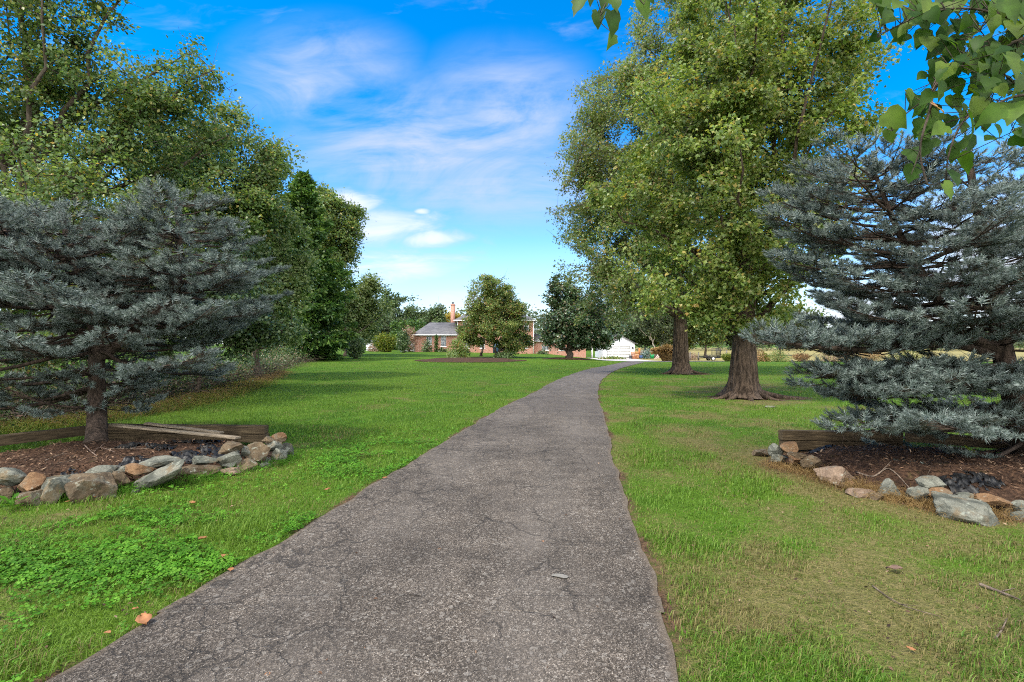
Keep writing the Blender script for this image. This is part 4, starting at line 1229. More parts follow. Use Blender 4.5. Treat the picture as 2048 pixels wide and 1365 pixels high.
for k, a in enumerate([
    (287, 1253, 38, 'largest curled orange-brown leaf where lawn meets drive'), (447, 1123, 22, 'rusty leaf standing up in the grass near the drive edge'),
    (462, 1148, 14, 'small brown leaf on the drive edge just below the rusty upright one'), (405, 1085, 20, 'pale orange leaf in the clover'),
    (385, 1012, 16, 'pale orange leaf on the lawn nearest the slanted slab'), (190, 1000, 13, 'bright red-orange leaf at the foot of the biggest boulder'),
    (136, 1010, 10, 'tiny orange leaf near the weed plant'), (271, 1228, 12, 'small orange leaf just above the largest curled one'),
    (215, 1277, 14, 'brown leaf at the lawn edge nearest the viewer'), (655, 985, 14, 'orange leaf in the grass halfway up the drive'),
    (770, 961, 11, 'reddish leaf at the drive edge far from the viewer'), (735, 1304, 14, 'orange leaf flat on the asphalt near the bottom'),
    (880, 1105, 10, 'tiny red leaf in the middle of the asphalt'), (1086, 1088, 8, 'dark red leaf right of centre on the asphalt'), (535, 1358, 14, 'brown leaf on the asphalt at the bottom edge'),
    (1790, 1147, 24, 'whitish curled leaf in the right-hand grass'), (1822, 1310, 14, 'pink-orange leaf in the grass at the lower right')]):
    fallen(*a, seed=300+k, mat='brown_leaf' if k != 15 else 'pink_leaf', lift=.03 if k < 11 or k > 14 else .02)
n = 2600
x, y = sample_ground(n, 2.3, 26, 1.5)
k_ = clear(x, y) | (rng.random(n) < .07); x, y = x[k_], y[k_]; n = len(x)
mb = MB(); mb.leaves(np.stack([x, y, terrain(x, y)+rng.uniform(.016, .035, n)], 1), unit(np.array([0, 0, 1.])+rng.normal(size=(n, 3))*.4), rng.uniform(.012, .04, n), np.array([(0,0,0),(.5,.26,.1),(1,0,0),(.5,-.26,.1)]), LEAF_F)
tag(mb.build('leaf_litter', MAT['chips']), 'small bits of brown leaf litter on the lawn', 'leaf litter', kind='stuff')
P0 = gnd(1120, 1161)
P, f = rock_shape(777, .12, .05, .015); mb = MB(); mb.add(P+P0+(0, 0, .03), f); tag(mb.build('pebble', MAT['stone_white'], smooth=True), 'flat whitish stone chip on the asphalt', 'stone')
P0 = gnd(1535, 848); P0 = gnd(1540, 816)
P, f = rock_shape(778, .34, .12, .06); mb = MB(); mb.add(P+P0+(0, 0, .02), f); tag(mb.build('flat_stone', MAT['stone_white'], smooth=True), 'flat pale stone on bare soil beside the near maple', 'stone')

# ================================================================== SPRUCES
def ln_left1(f, h):
    prof = np.interp(f, [0, .2, .25, .45, .7, .9, 1], [1.9, 2.1, 2.7, 2.6, 2.1, 1.3, .6])
    return prof*(1.0 - .10*h[0])*(1.0 if h[1] > -.5 else (.72 if f > .3 else .42))*(1.0 if (f > .36 or h[0] < -.35) else .4)
sb = on_bed(192, 884, bedL); X0, Y0 = sb[0], sb[1]
def PL(px, py, d): return at(px, py, d)
spruce('blue_spruce', 'squat many-topped blue spruce in the rock-edged bed left of the drive', sb, [
    dict(path=[sb-(0,0,.1), PL(194, 800, 7.85), PL(188, 640, 7.95), PL(150, 520, 8.05), PL(120, 425, 8.1)], rad=(.145, .03), s0=.20, per=7, gap=.25, len=ln_left1, el=lambda f: -.06+.20*f, butt=True, sag=.10),
    dict(path=[PL(191, 720, 7.9), PL(300, 640, 8.15), PL(356, 560, 8.25), PL(358, 470, 8.25), PL(348, 388, 8.25)], rad=(.085, .02), s0=.30, per=7, gap=.22,
         len=lambda f, h: np.interp(f, [0, .4, .65, .85, 1], [1.7, 1.55, 1.25, .9, .4])*(1+.08*h[0]), el=lambda f: -.05+.22*f, sag=.08),
    dict(path=[PL(190, 690, 7.9), PL(90, 600, 7.9), PL(30, 520, 7.9), PL(0, 425, 7.9)], rad=(.075, .02), s0=.35, per=7, gap=.25,
         len=lambda f, h: np.interp(f, [0, .5, .8, 1], [1.6, 1.6, 1.3, .6]), el=lambda f: -.02+.24*f, sag=.08),
], 21)

sr = on_bed(2046, 922, bedR)
spruce('blue_spruce', 'open forked blue spruce with bare limbs in the bed right of the drive', sr, [
    dict(path=[sr-(0,0,.1), PL(2040, 840, 6.55), PL(2005, 700, 6.6), PL(1990, 560, 6.65), PL(1955, 420, 6.65), PL(1930, 275, 6.6)], rad=(.165, .025), s0=.17, per=4, gap=.26,
         len=lambda f, h: np.interp(f, [0, .3, .5, .8, 1], [2.6, 2.8, 2.1, 1.3, .4])*(1-.06*h[0])*(1 if h[1] > -.55 else (.55 if f > .34 else .36))*(1 if f > .36 else .62), el=lambda f: -.12+.36*f, butt=True, sag=.08, bare=.5),
    dict(path=[PL(1998, 700, 6.6), PL(1930, 670, 6.6), PL(1870, 590, 6.6), PL(1800, 470, 6.6), PL(1745, 335, 6.6)], rad=(.09, .02), s0=.2, per=7, gap=.18,
         len=lambda f, h: np.interp(f, [0, .4, .75, 1], [1.7, 1.75, 1.4, .6])*(1-.1*h[0])*(1 if h[1] > -.5 else .8), el=lambda f: -.05+.36*f, sag=.06, bare=.4),
    dict(path=[PL(2005, 690, 6.6), PL(2090, 600, 6.7), PL(2120, 450, 6.7), PL(2110, 270, 6.7)], rad=(.08, .02), s0=.25, per=4, gap=.30,
         len=lambda f, h: np.interp(f, [0, .5, 1], [1.5, 1.2, .3])*(1 if h[1] > -.5 else .7), el=lambda f: .0+.5*f, sag=.06, bare=.3),
    dict(path=[PL(2000, 715, 6.6), PL(1900, 690, 6.5), PL(1740, 700, 6.4), PL(1590, 690, 6.35), PL(1545, 672, 6.3)], rad=(.055, .012), s0=.30, per=4, gap=.15,
         len=lambda f, h: np.interp(f, [0, .5, 1], [.75, .75, .4])*(.35+.65*abs(h[1]) if h[1] > 0 else .6), el=lambda f: .30, sag=.05, bare=.2),
    dict(path=[PL(2015, 770, 6.6), PL(1900, 775, 6.45), PL(1780, 785, 6.4), PL(1690, 792, 6.4)], rad=(.045, .010), s0=.2, per=5, gap=.17,
         len=lambda f, h: np.interp(f, [0, .5, 1], [.65, .7, .35]), el=lambda f: .12, sag=.05, bare=.25),
    dict(path=[PL(2015, 735, 6.6), PL(1900, 738, 6.55), PL(1760, 745, 6.5), PL(1630, 757, 6.5)], rad=(.04, .009), s0=.2, per=4, gap=.16,
         len=lambda f, h: np.interp(f, [0, .5, 1], [.55, .6, .35]), el=lambda f: .05, sag=.08, bare=.25),
    dict(path=[PL(2030, 835, 6.55), PL(1930, 838, 6.42), PL(1800, 846, 6.32), PL(1690, 858, 6.28)], rad=(.035, .008), s0=.2, per=4, gap=.17,
         len=lambda f, h: np.interp(f, [0, .5, 1], [.5, .55, .3]), el=lambda f: .10, sag=.05, bare=.3),
], 34)

# ================================================================== MAPLES BY THE DRIVE
def maple_trunk(base, r, h, lean, seed, roots, split=None):
    g = np.random.default_rng(seed); mb = MB(); ns, nr = 110, 70
    zs = np.concatenate([np.linspace(-.12, .9, 20), np.linspace(1.0, h, nr-20)])
    th = np.linspace(0, 2*math.pi, ns, endpoint=False)
    lob = .5+.5*np.sin(th*3+.6)*.6 + .35*np.sin(th*5+1.9) + .15*np.sin(th*9)
    V = []
    for z in zs:
        fl = math.exp(-max(z, -.05)/.42); f2 = math.exp(-max(z, -.05)/.16)
        rr = r*(1 + fl*(.26+.25*lob) + f2*np.maximum(0, lob-.25)*.85) * (1-.62*max(0, z)/h)
        rr = rr*(1 + .03*np.sin(th*11+z*1.4) + .02*np.sin(th*17-z*2.2+1) + .045*np.array([mnoise.noise(Vector((math.cos(a)*7, math.sin(a)*7, z*1.6+seed*2))) for a in th]) + .03*np.array([mnoise.noise(Vector((math.cos(a)*2, math.sin(a)*2, z*1.1+seed))) for a in th]))
        c = np.array([base[0]+lean[0]*(z/h)**1.5, base[1]+lean[1]*(z/h)**1.5, base[2]+z])
        V.append(np.stack([c[0]+np.cos(th)*rr, c[1]+np.sin(th)*rr, np.full(ns, c[2])], 1))
    V = np.concatenate(V); n = len(zs)
    i = np.arange(n-1)[:, None]*ns; j = np.arange(ns)[None]; k = (j+1) % ns
    mb.add(V, np.stack([i+j, i+k, i+ns+k, i+ns+j], -1).reshape(-1, 4))
    for (a, ln, rr) in roots:
        d = np.array([math.cos(a), math.sin(a), 0]); q = np.linspace(0, 1, 9)
        P = base + d*(r*.9 + q*ln)[:, None]; P[:, 2] += .20*(1-q)**2.4 - .03*q + .012
        P[:, :2] += np.stack([-np.sin(a)*np.sin(q*5+seed+a), np.cos(a)*np.sin(q*5+seed+a)], 1)*.09*q[:, None]*ln
        mb.tube(P, np.linspace(rr, rr*.3, 9), 8)
    return mb

rA = 17.0*28.6/F
TA = maple_trunk(mA, .43, 9.0, (-.2, .2), 5, [(-.2, 1.3, .09), (3.3, .9, .09), (-1.4, .7, .11), (-2.2, .6, .08)])
broadleaf('maple_tree', 'tall broad maple with olive crown, farther of the two beside the drive', 'tree', mA, [
    (mA[0]-3.0, mA[1], 8.2, 4.0, 4.0, 5.0), (mA[0]-1.6, mA[1], 13.5, 4.3, 4.2, 5.2), (mA[0]-3.3, mA[1], 12.6, 3.2, 3.2, 4.4), (mA[0]-4.0, mA[1]+.3, 8.6, 2.9, 2.9, 4.2), (mA[0]+.6, mA[1], 17.6, 4.0, 4.0, 5.0), (mA[0]+1.5, mA[1]+.5, 10, 4.6, 4.4, 6.5), (mA[0]-3.2, mA[1]-.6, 4.6, 2.8, 2.6, 2.0), (mA[0]+1.5, mA[1], 4.9, 3.0, 2.6, 1.8)],
    960, 190, .165, .64, MAT['maple_far'], MAT['maple_bark'], .30, 61, bole=2.7, limbs=26, trunk_mb=TA, top=20.5, tv=SPIKY_V, tf=SPIKY_F, shell=.42, droop=.5, twig=.016, group='maples beside the drive')
TB = maple_trunk(mB, .405, 5.2, (.15, .1), 9, [(-.15, 1.6, .10), (-.9, 1.0, .09), (3.5, 1.0, .09), (-1.7, .7, .12), (-2.4, .8, .08), (.3, 1.5, .07)])
bx, by = mB[0], mB[1]
stB = [np.array([mB+(0,0,1.5), mB+(-.1,0,3.5), mB+(-.35,.1,7), mB+(-.3,0,13)]), np.array([mB+(.1,.1,2.2), mB+(.75,.3,4.0), mB+(1.2,.4,8), mB+(1.5,.3,14.5)])]
broadleaf('maple_tree', 'big bright-leaved maple with flared roots, nearer of the two beside the drive', 'tree', mB, [
    (bx-1.5, by, 5.4, 2.8, 2.6, 3.0), (bx-2.0, by-.2, 7.6, 2.2, 2.2, 2.6), (bx+.2, by-.3, 4.6, 2.7, 2.6, 2.3), (bx-.6, by, 8.8, 2.7, 2.8, 3.2), (bx+1.5, by+.3, 7.2, 2.4, 2.5, 3.2), (bx+2.7, by+.8, 10.6, 2.3, 2.5, 3.0), (bx+.4, by+.3, 12.2, 2.9, 2.8, 2.6), (bx-.2, by-.4, 3.0, 1.5, 1.4, 1.3)],
    560, 210, .112, .50, MAT['maple_leaf'], MAT['maple_bark'], .24, 62, bole=2.0, limbs=26, trunk_mb=TB, stems=stB, tv=MAPLE_V*.95, tf=MAPLE_F, shell=.40, droop=.6, twig=.012, group='maples beside the drive')

# ================================================================== TREE LINE ON THE LEFT
def g2(px, d): x = (px-CX)/F*d; return np.array([x, d, tz(x, d)])
def E(px, py, d, rx, rz, ry=None): c = at(px, py, d); return (c[0], c[1], c[2], rx/F*d, (ry or rx)/F*d, rz/F*d)
GL = 'trees of the left tree line'
b = g2(52, 15)
broadleaf('poplar_tree', 'tall open-crowned tree with dark limbs towering over the left spruce', 'tree', b, [E(40,120,15,170,190), E(200,150,15.5,160,150), E(310,260,16,130,120), E(100,-60,15,150,110), E(-60,260,15,160,160), E(180,310,16,190,90), E(375,180,16,60,75,80)],
    430, 135, .112, .50, MAT['left_leaf'], MAT['bark'], .26, 71, bole=3.2, limbs=26, shell=.25, top=14, group=GL, droop=.3, twig=.014)
b = g2(400, 23)
broadleaf('poplar_tree', 'mid-height leafy tree rising just right of the left spruce top', 'tree', b, [E(420,330,23,110,115), E(500,300,24,70,75), E(355,370,23,100,110), E(470,420,23,110,100), E(545,330,24,38,60)],
    340, 130, .15, .6, MAT['left_leaf'], MAT['bark'], .2, 72, bole=3, limbs=16, shell=.35, group=GL, droop=.3)
b = g2(515, 26)
broadleaf('pear_tree', 'pale green tree with dense small leaves left of the evergreen', 'tree', b, [E(520,460,26,80,90), E(490,560,26,80,90), E(560,520,26.5,60,100), E(560,600,26.5,55,80)],
    300, 150, .17, .6, MAT['pear_leaf'], MAT['bark'], .16, 73, bole=1.5, limbs=12, shell=.4, group=GL)
b = g2(606, 50)
conifer('evergreen_tree', 'full dark green evergreen with drooping boughs at the lawn edge', b, at(590, 350, 50)[2]-b[2], 112/F*50, 74, MAT['ever_leaf'], MAT['bark'], GL, nbr=330, low=.03, lsize=.46, per=190, power=.75)
b = g2(655, 58)
broadleaf('poplar_tree', 'brownish-green tree showing its top right of the evergreen', 'tree', b, [E(655,440,58,55,62), E(690,480,58,30,58), E(650,550,58,50,90), E(692,425,58,26,24), E(630,410,58,30,40)],
    300, 120, .28, 1.1, MAT['left_leaf'], MAT['bark'], .25, 75, bole=4, limbs=14, shell=.35, group=GL)
b = g2(140, 12.5)
broadleaf('understorey_tree', 'bushy young tree directly behind the left spruce', 'tree', b, [E(120,400,12.5,170,110), E(-40,420,12,140,140), E(60,600,12.5,260,160), E(280,480,13.5,130,130)],
    330, 120, .09, .42, MAT['left_leaf'], MAT['bark'], .07, 76, bole=1.0, limbs=14, shell=.2, group=GL)
b = g2(395, 17)
broadleaf('understorey_tree', 'dark shrubby tree filling the gap behind the second spruce top', 'tree', b, [E(380,560,17,170,130), E(470,640,18,110,90), E(230,600,16,150,140)],
    330, 130, .13, .5, MAT['dark_leaf'], MAT['bark'], .08, 77, bole=.6, limbs=12, shell=.2, group=GL)
b = g2(690, 62)
broadleaf('poplar_tree', 'grey-green rounded tree just beyond the evergreen', 'tree', b, [E(715,625,66,50,66), E(735,600,66,30,42), E(690,640,64,40,60)],
    240, 120, .30, 1.1, MAT['pear_leaf'], MAT['bark'], .2, 78, bole=1, limbs=10, shell=.4, group=GL)

# tangled undergrowth below the tree line
x = []; y = []
pts = np.array([(-9.4,10.0),(-9.9,13),(-10.2,17),(-11.2,22),(-13.5,30),(-17,42),(-22,58)])
n = 1500; k = rng.integers(0, len(pts)-1, n); t = rng.random(n)[:, None]
B = pts[k]*(1-t)+pts[k+1]*t + np.stack([-np.abs(rng.normal(size=n))*1.3, rng.normal(size=n)*.8], 1)
B3 = np.concatenate([B, terrain(B[:, 0], B[:, 1])[:, None]-.02], 1)
mb = MB()
for p in B3:
    d = unit(np.array([rng.normal()*.8+.35, rng.normal()*.8-.3, rng.uniform(.5, 1.3)])); ln = rng.uniform(.5, 2.0)
    P = bez(p, p+d*ln*.7, p+d*ln*np.array([1.2, 1.2, .75])+np.array([.2, -.2, -.15*ln]), 5)
    mb.tube(P, np.linspace(.009, .003, 5), 3, int(rng.random() < .5))
nl = 26000; k = rng.integers(0, n, nl)
P = B3[k]+np.stack([rng.normal(size=nl)*.5-.6, rng.normal(size=nl)*.5, np.abs(rng.normal(size=nl))*.75+.05], 1)
mb.leaves(P, unit(rng.normal(size=(nl, 3))+np.array([0, 0, .5])), rng.uniform(.05, .12, nl), LEAF_V, LEAF_F, 2+(rng.random(nl) < .18).astype(int))
tag(mb.build('undergrowth', [MAT['twig'], MAT['bark'], MAT['dark_leaf'], MAT['pink_leaf']]), 'tangle of dry brambles and weeds under the tree line', 'undergrowth', kind='stuff')
weeds('rough_grass', [(-10.4,9.2),(-9.2,11.0),(-8.9,13.5),(-9.6,17),(-10.8,22),(-13.2,30)], 9000, .24, 'straw', 'pale rough grass at the foot of the tree line', .35, .8, .003)
weeds('rough_grass', [(-11.5,8.6),(-9.8,9.2),(-9.0,11.0),(-8.7,13.5),(-9.4,17),(-10.6,22)], 9000, .24, 'yellow_leaf', 'green rough grass at the foot of the tree line', .4, .8, .004)

# ================================================================== FAR TREES
GF = 'trees beyond the house'
FT = [(790,118,46,100,'dark_leaf','brown-tipped tree standing tallest behind the left wing'), (845,120,34,62,'dark_leaf','dark tree with a ragged top left of the chimney'), (872,112,22,70,'dark_leaf','slim dark tree nearest the chimney'),
      (758,110,34,62,'far_leaf','greyish tree at the left end of the far row'), (820,105,42,44,'ever_leaf','low green tree behind the left wing roof')]
for k, (px, d, hw, hh, lm, lb) in enumerate(FT):
    b = g2(px, d); ytop = 695-hh-12
    broadleaf('tree', lb, 'tree', b, [E(px, 695-hh*.55, d, hw, hh*.58), E(px+hw*.4, 695-hh*.35, d, hw*.8, hh*.4), E(px-hw*.3, 695-hh*.9, d, hw*.45, hh*.28)], 150, 90, .48, 1.35, MAT[lm], MAT['bark'], .3, 80+k, bole=1, limbs=8, group=GF, shell=.35, twig=.03)
b = g2(905, 128); broadleaf('tree', 'golden autumn tree peeping out behind the chimney', 'tree', b, [E(903, 650, 128, 26, 26), E(890, 660, 128, 20, 20)], 90, 90, .5, 1.3, MAT['gold_leaf'], MAT['bark'], .3, 88, bole=2, limbs=6, group=GF, shell=.3, twig=.03)
# behind the garage and to the right
GG = 'trees behind the garage and trailer'
for k, (px, d, hw, ytop, lm, lb) in enumerate([(1290,104,55,600,'dark_leaf','dark leafy tree directly behind the green bin'), (1228,112,50,615,'far_leaf','pale tree rising behind the garage roof'), (1345,100,40,610,'yellow_leaf','yellowish tree between the pale trunks and the far maple'),
                                   (1412,92,42,590,'left_leaf','leafy tree with two dark stems by the trailer'), (1470,98,48,610,'far_leaf','grey-green tree seen between the two maple trunks'), (1560,105,60,600,'far_leaf','tree behind the near maple, right of its trunk')]):
    b = g2(px, d); zc = (ytop+712)/2; rz = (712-ytop)/2
    broadleaf('tree', lb, 'tree', b, [E(px, zc-rz*.2, d, hw, rz*.8), E(px+hw*.4, zc+rz*.1, d, hw*.8, rz*.55), E(px-hw*.4, zc-rz*.1, d, hw*.7, rz*.6)], 190, 95, .42, 1.25, MAT[lm], MAT['bark'], .24, 90+k, bole=2.2, limbs=8, group=GG, shell=.3, twig=.03)
b = g2(1314, 90)
broadleaf('birch_tree', 'pale double-trunked tree beside the green bin', 'tree', b, [E(1310, 620, 90, 44, 50), E(1335, 650, 90, 34, 30)], 150, 80, .34, 1.1, MAT['far_leaf'], MAT['pale_bark'], .26, 99, bole=2.5, limbs=8, group=GG, shell=.3,
          stems=[np.array([b, b+(-.5,0,2), b+(-1.3,0,4.4), b+(-1.6,0,7.5)]), np.array([b+(.3,0,0), b+(.9,.1,2), b+(1.3,0,4), b+(1.5,0,7.5)])])
# distant woods along the horizon
n = 15000
dd = rng.uniform(170, 260, n); px = rng.uniform(-500, 2500, n)
x = (px-CX)/F*dd; hgt = (5+8*fbm(x*.035, dd*.02, 44))*np.where(px > 1650, .9, 1.35)
mb = MB(); P = np.stack([x, dd, terrain(x, dd)+hgt*rng.random(n)**.6], 1)
C_ = np.repeat(P, 7, 0)+rng.normal(size=(n*7, 3))*np.array([1.6, 1.6, .9])
mb.leaves(C_, unit(np.array([0, -.3, .5])+rng.normal(size=(n*7, 3))*.6), rng.uniform(.5, 1.3, n*7), LEAF_V, LEAF_F)
tag(mb.build('distant_woods', MAT['far_leaf']), 'low wooded horizon far behind the property', 'woods', kind='stuff')

# ================================================================== YARD TREES AND SHRUBS
b = gnd(992, 716)
broadleaf('ornamental_tree', 'spreading rust-tinged multi-stemmed tree in the island bed before the house', 'tree', b, [E(990,640,b[1],60,52), E(985,590,b[1],44,44), E(1030,662,b[1],42,38), E(955,650,b[1],38,42), E(1012,612,b[1],38,42), E(935,660,b[1],24,24), E(1030,688,b[1],40,14)],
    520, 110, .20, .62, MAT['bed_leaf'], MAT['bark'], .26, 110, bole=.9, limbs=18, shell=.3, droop=.3, twig=.02,
    stems=[np.array([b, b+(-.1,0,1.0), b+(-.6,0,3.5), b+(-.4,0,8.5)]), np.array([gnd(962,713), gnd(962,713)+(.2,0,1), gnd(962,713)+(.5,0,3), gnd(962,713)+(.2,0,6)]), np.array([b+(.2,0,.3), b+(.9,.1,1.6), b+(2.2,.2,3.5), b+(2.6,0,6)])])
b = mag
broadleaf('magnolia_tree', 'dark glossy magnolia with a narrow top beside the drive bend', 'tree', b, [E(1145,640,b[1],60,52), E(1190,660,b[1],48,34), E(1125,590,b[1],34,36), E(1112,562,b[1],12,18), E(1160,610,b[1],45,40), E(1110,670,b[1],40,24), E(1180,690,b[1],44,15), E(1205,630,b[1],26,38)],
    520, 80, .27, .55, MAT['magnolia_leaf'], MAT['bark'], .42, 111, bole=1.0, limbs=16, shell=.4, up=.9, twig=.02)
shrub('ivy_stump', 'small dark leafy bush standing alone on the lawn by the tree line', 'bush', gnd(712, 718), 2.1, 2.5, 121, MAT['dark_leaf'], 2600, .17, shape='ball')
b = gnd(770, 704.5); shrub('lilac_bush', 'wide yellow-green bush flaring upward, left of the house', 'bush', b, 4.4, 2.9, 122, MAT['yellow_leaf'], 2600, .28, shape='vase')
b = gnd(806, 706); shrub('holly_bush', 'upright dark bush in front of the white railing', 'bush', b, 1.9, 3.3, 123, MAT['dark_leaf'], 1500, .24, shape='ball')
b = gnd(815, 704.5)+(0, 1.5, 0); shrub('barberry_bush', 'reddish bush behind the upright dark one by the house corner', 'bush', b, 2.6, 4.2, 124, MAT['pink_leaf'], 1200, .26, shape='ball')
b = gnd(744, 704)+(0, 3, 0); shrub('brush_bush', 'pinkish bare-looking bush left of the wide yellow-green one', 'bush', b, 3.0, 1.7, 129, MAT['pink_leaf'], 900, .25)
hy = 83.0
def hx_(px): return (px-CX)/F*hy
b = np.array([hx_(857), hy-1.3, tz(hx_(857), hy)]); shrub('boxwood_bush', 'round bush with a pinkish top under the first wing window', 'bush', b, 1.9, 2.0, 125, MAT['dark_leaf'], 900, .2)
b = b+(0, .2, 1.5); 
b = np.array([hx_(874), hy-.9, tz(hx_(874), hy)]); shrub('arborvitae', 'thin columnar evergreen between the two wing windows', 'bush', b, .55, 2.7, 126, MAT['ever_leaf'], 700, .2, shape='column')
b = gnd(917, 716); shrub('viburnum_bush', 'loose olive bush at the left end of the island bed', 'bush', b, 2.6, 2.4, 127, MAT['bed_leaf'], 1800, .2)
b = gnd(905, 717.5); shrub('low_bush', 'low pale green clump in front of the loose olive bush', 'bush', b, 1.5, .9, 128, MAT['pear_leaf'], 600, .16)
b = gnd(1008, 717); shrub('ground_shrub', 'dark spreading shrub at the foot of the island tree', 'bush', b, 2.6, .75, 130, MAT['dark_leaf'], 900, .18)
b = np.array([hx_(1020)*.97, 80, 0]); shrub('azalea_bush', 'rounded green bush against the brick front right of the island tree', 'bush', b, 2.4, 1.5, 131, MAT['ever_leaf'], 900, .22)
for k, (px, lb) in enumerate([(886, 'low clipped bush under the second wing window'), (930, 'low clipped bush left of the front window'), (1085, 'low bush before the brick link wing')]):
    b = np.array([hx_(px), hy-.8, tz(hx_(px), hy)]); shrub('low_bush', lb, 'bush', b, 1.8, .7, 132+k, MAT['dark_leaf'], 500, .2)
# ornamental grasses and rusty border plants
def grass_clump(name, label, base, w_, h, mat, seed, n=900):
    r = np.random.default_rng(seed); base = np.asarray(base, float)
    a = r.uniform(0, 6.28, n); q = np.sqrt(r.random(n))
    B = base+np.stack([np.cos(a)*q*w_*.18, np.sin(a)*q*w_*.18, np.zeros(n)], 1)
    o = np.stack([np.cos(a), np.sin(a), np.zeros(n)], 1)
    hh = (h*r.uniform(.6, 1.1, n))[:, None]
    M = B+np.array([0, 0, 1.])*hh*.8+o*(q*w_*.22)[:, None]; T = M+o*(q*w_*.24+.02)[:, None]+np.array([0, 0, 1.])*hh*(.25-.35*q[:, None])
    mb = MB(); rd = .012*w_/2.2
    mb.sticks(B, M, rd, rd); mb.sticks(M, T, rd, rd*2.0)
    return tag(mb.build(name, MAT[mat]), label, 'plant')
b = gnd(1335, 723.5); grass_clump('ornamental_grass', 'big round clump of rusty ornamental grass where the drive ends', b, 3.4, 2.1, 'straw', 141, 1600)
b = gnd(1388, 722.5); shrub('border_plant', 'dusty pink low plants between far maple and trailer', 'plant', b+(0, 2, 0), 3.2, 1.5, 142, MAT['pink_leaf'], 1800, .12)
b = gnd(1520, 724); shrub('border_plant', 'rust and yellow flowering border plants right of the near maple', 'plant', b+(0, 2, 0), 3.6, 1.5, 143, MAT['rust_leaf'], 2600, .12)
for k, (px, lm, lb, w_, h_) in enumerate([(1575, 'bed_leaf', 'olive border plants beside the rusty ones right of the near maple', 2.6, 1.3), (1622, 'rust_leaf', 'low rusty border plants seen under the right spruce limbs', 2.2, .9), (1690, 'pink_leaf', 'dusty pink border plants seen through the right spruce', 3.0, 1.7), (1765, 'rust_leaf', 'taller rusty border plants deep behind the right spruce', 3.4, 1.4), (1840, 'yellow_leaf', 'yellowish border plants behind the right spruce limbs', 4.2, 1.9), (1470, 'yellow_leaf', 'yellow weeds at the field edge left of the near maple trunk', 1.6, .9), (1545, 'yellow_leaf', 'small yellow clump between rusty and olive border plants', 1.3, 1.0)]):
    b = gnd(px, 724); shrub('border_plant', lb, 'plant', b+(0, 2, 0), w_, h_, 144+k, MAT[lm], 1800, .11, shape='vase' if k % 2 else 'dome')
b = gnd(1225, 719.5); shrub('ground_shrub', 'strip of weedy ground cover before the garage', 'bush', b, 5.2, .5, 150, MAT['bed_leaf'], 900, .2, dep=1.6)

# ================================================================== HOUSE
def rectwall(mb, x0, x1, z0, z1, y, holes, depth=.12, m=0):
    """front wall facing -Y with window openings (x0,x1,z0,z1) and reveals"""
    xs = sorted({x0, x1, *[h[0] for h in holes], *[h[1] for h in holes]}); zs = sorted({z0, z1, *[h[2] for h in holes], *[h[3] for h in holes]})
    for a, b in zip(xs[:-1], xs[1:]):
        for c, d in zip(zs[:-1], zs[1:]):
            mxx, mz = (a+b)/2, (c+d)/2
            if any(h[0] < mxx < h[1] and h[2] < mz < h[3] for h in holes): continue
            mb.add([(a,y,c),(b,y,c),(b,y,d),(a,y,d)], [(0,1,2,3)], m)
    for h in holes:
        a, b, c, d = h; Y = y+depth
        mb.add([(a,y,c),(b,y,c),(b,Y,c),(a,Y,c)], [(0,3,2,1)], m); mb.add([(a,y,d),(b,y,d),(b,Y,d),(a,Y,d)], [(0,1,2,3)], m)
        mb.add([(a,y,c),(a,Y,c),(a,Y,d),(a,y,d)], [(0,3,2,1)], m); mb.add([(b,y,c),(b,Y,c),(b,Y,d),(b,y,d)], [(0,1,2,3)], m)
def body(mb, x0, x1, y0, y1, z0, z1, holes, m=0):
    rectwall(mb, x0, x1, z0, z1, y0, holes, m=m)
    mb.add([(x0,y0,z0),(x0,y1,z0),(x0,y1,z1),(x0,y0,z1)], [(0,3,2,1)], m); mb.add([(x1,y0,z0),(x1,y1,z0),(x1,y1,z1),(x1,y0,z1)], [(0,1,2,3)], m)
    mb.add([(x0,y1,z0),(x1,y1,z0),(x1,y1,z1),(x0,y1,z1)], [(0,3,2,1)], m)
def hip(mb, x0, x1, y0, y1, z, rx0, rx1, rz, m=0, th=.14):
    ym = (y0+y1)/2
    V = [(x0,y0,z),(x1,y0,z),(x1,y1,z),(x0,y1,z),(rx0,ym,rz),(rx1,ym,rz)]
    mb.add(V, [(0,1,5,4),(2,3,4,5)], m); mb.add_shared([(1,2,5),(3,0,4)], m)
    W = [(x0,y0,z-th),(x1,y0,z-th),(x1,y1,z-th),(x0,y1,z-th)]
    mb.add(V[:4]+W, [(0,4,5,1),(1,5,6,2),(2,6,7,3),(3,7,4,0),(4,7,6,5)], m)
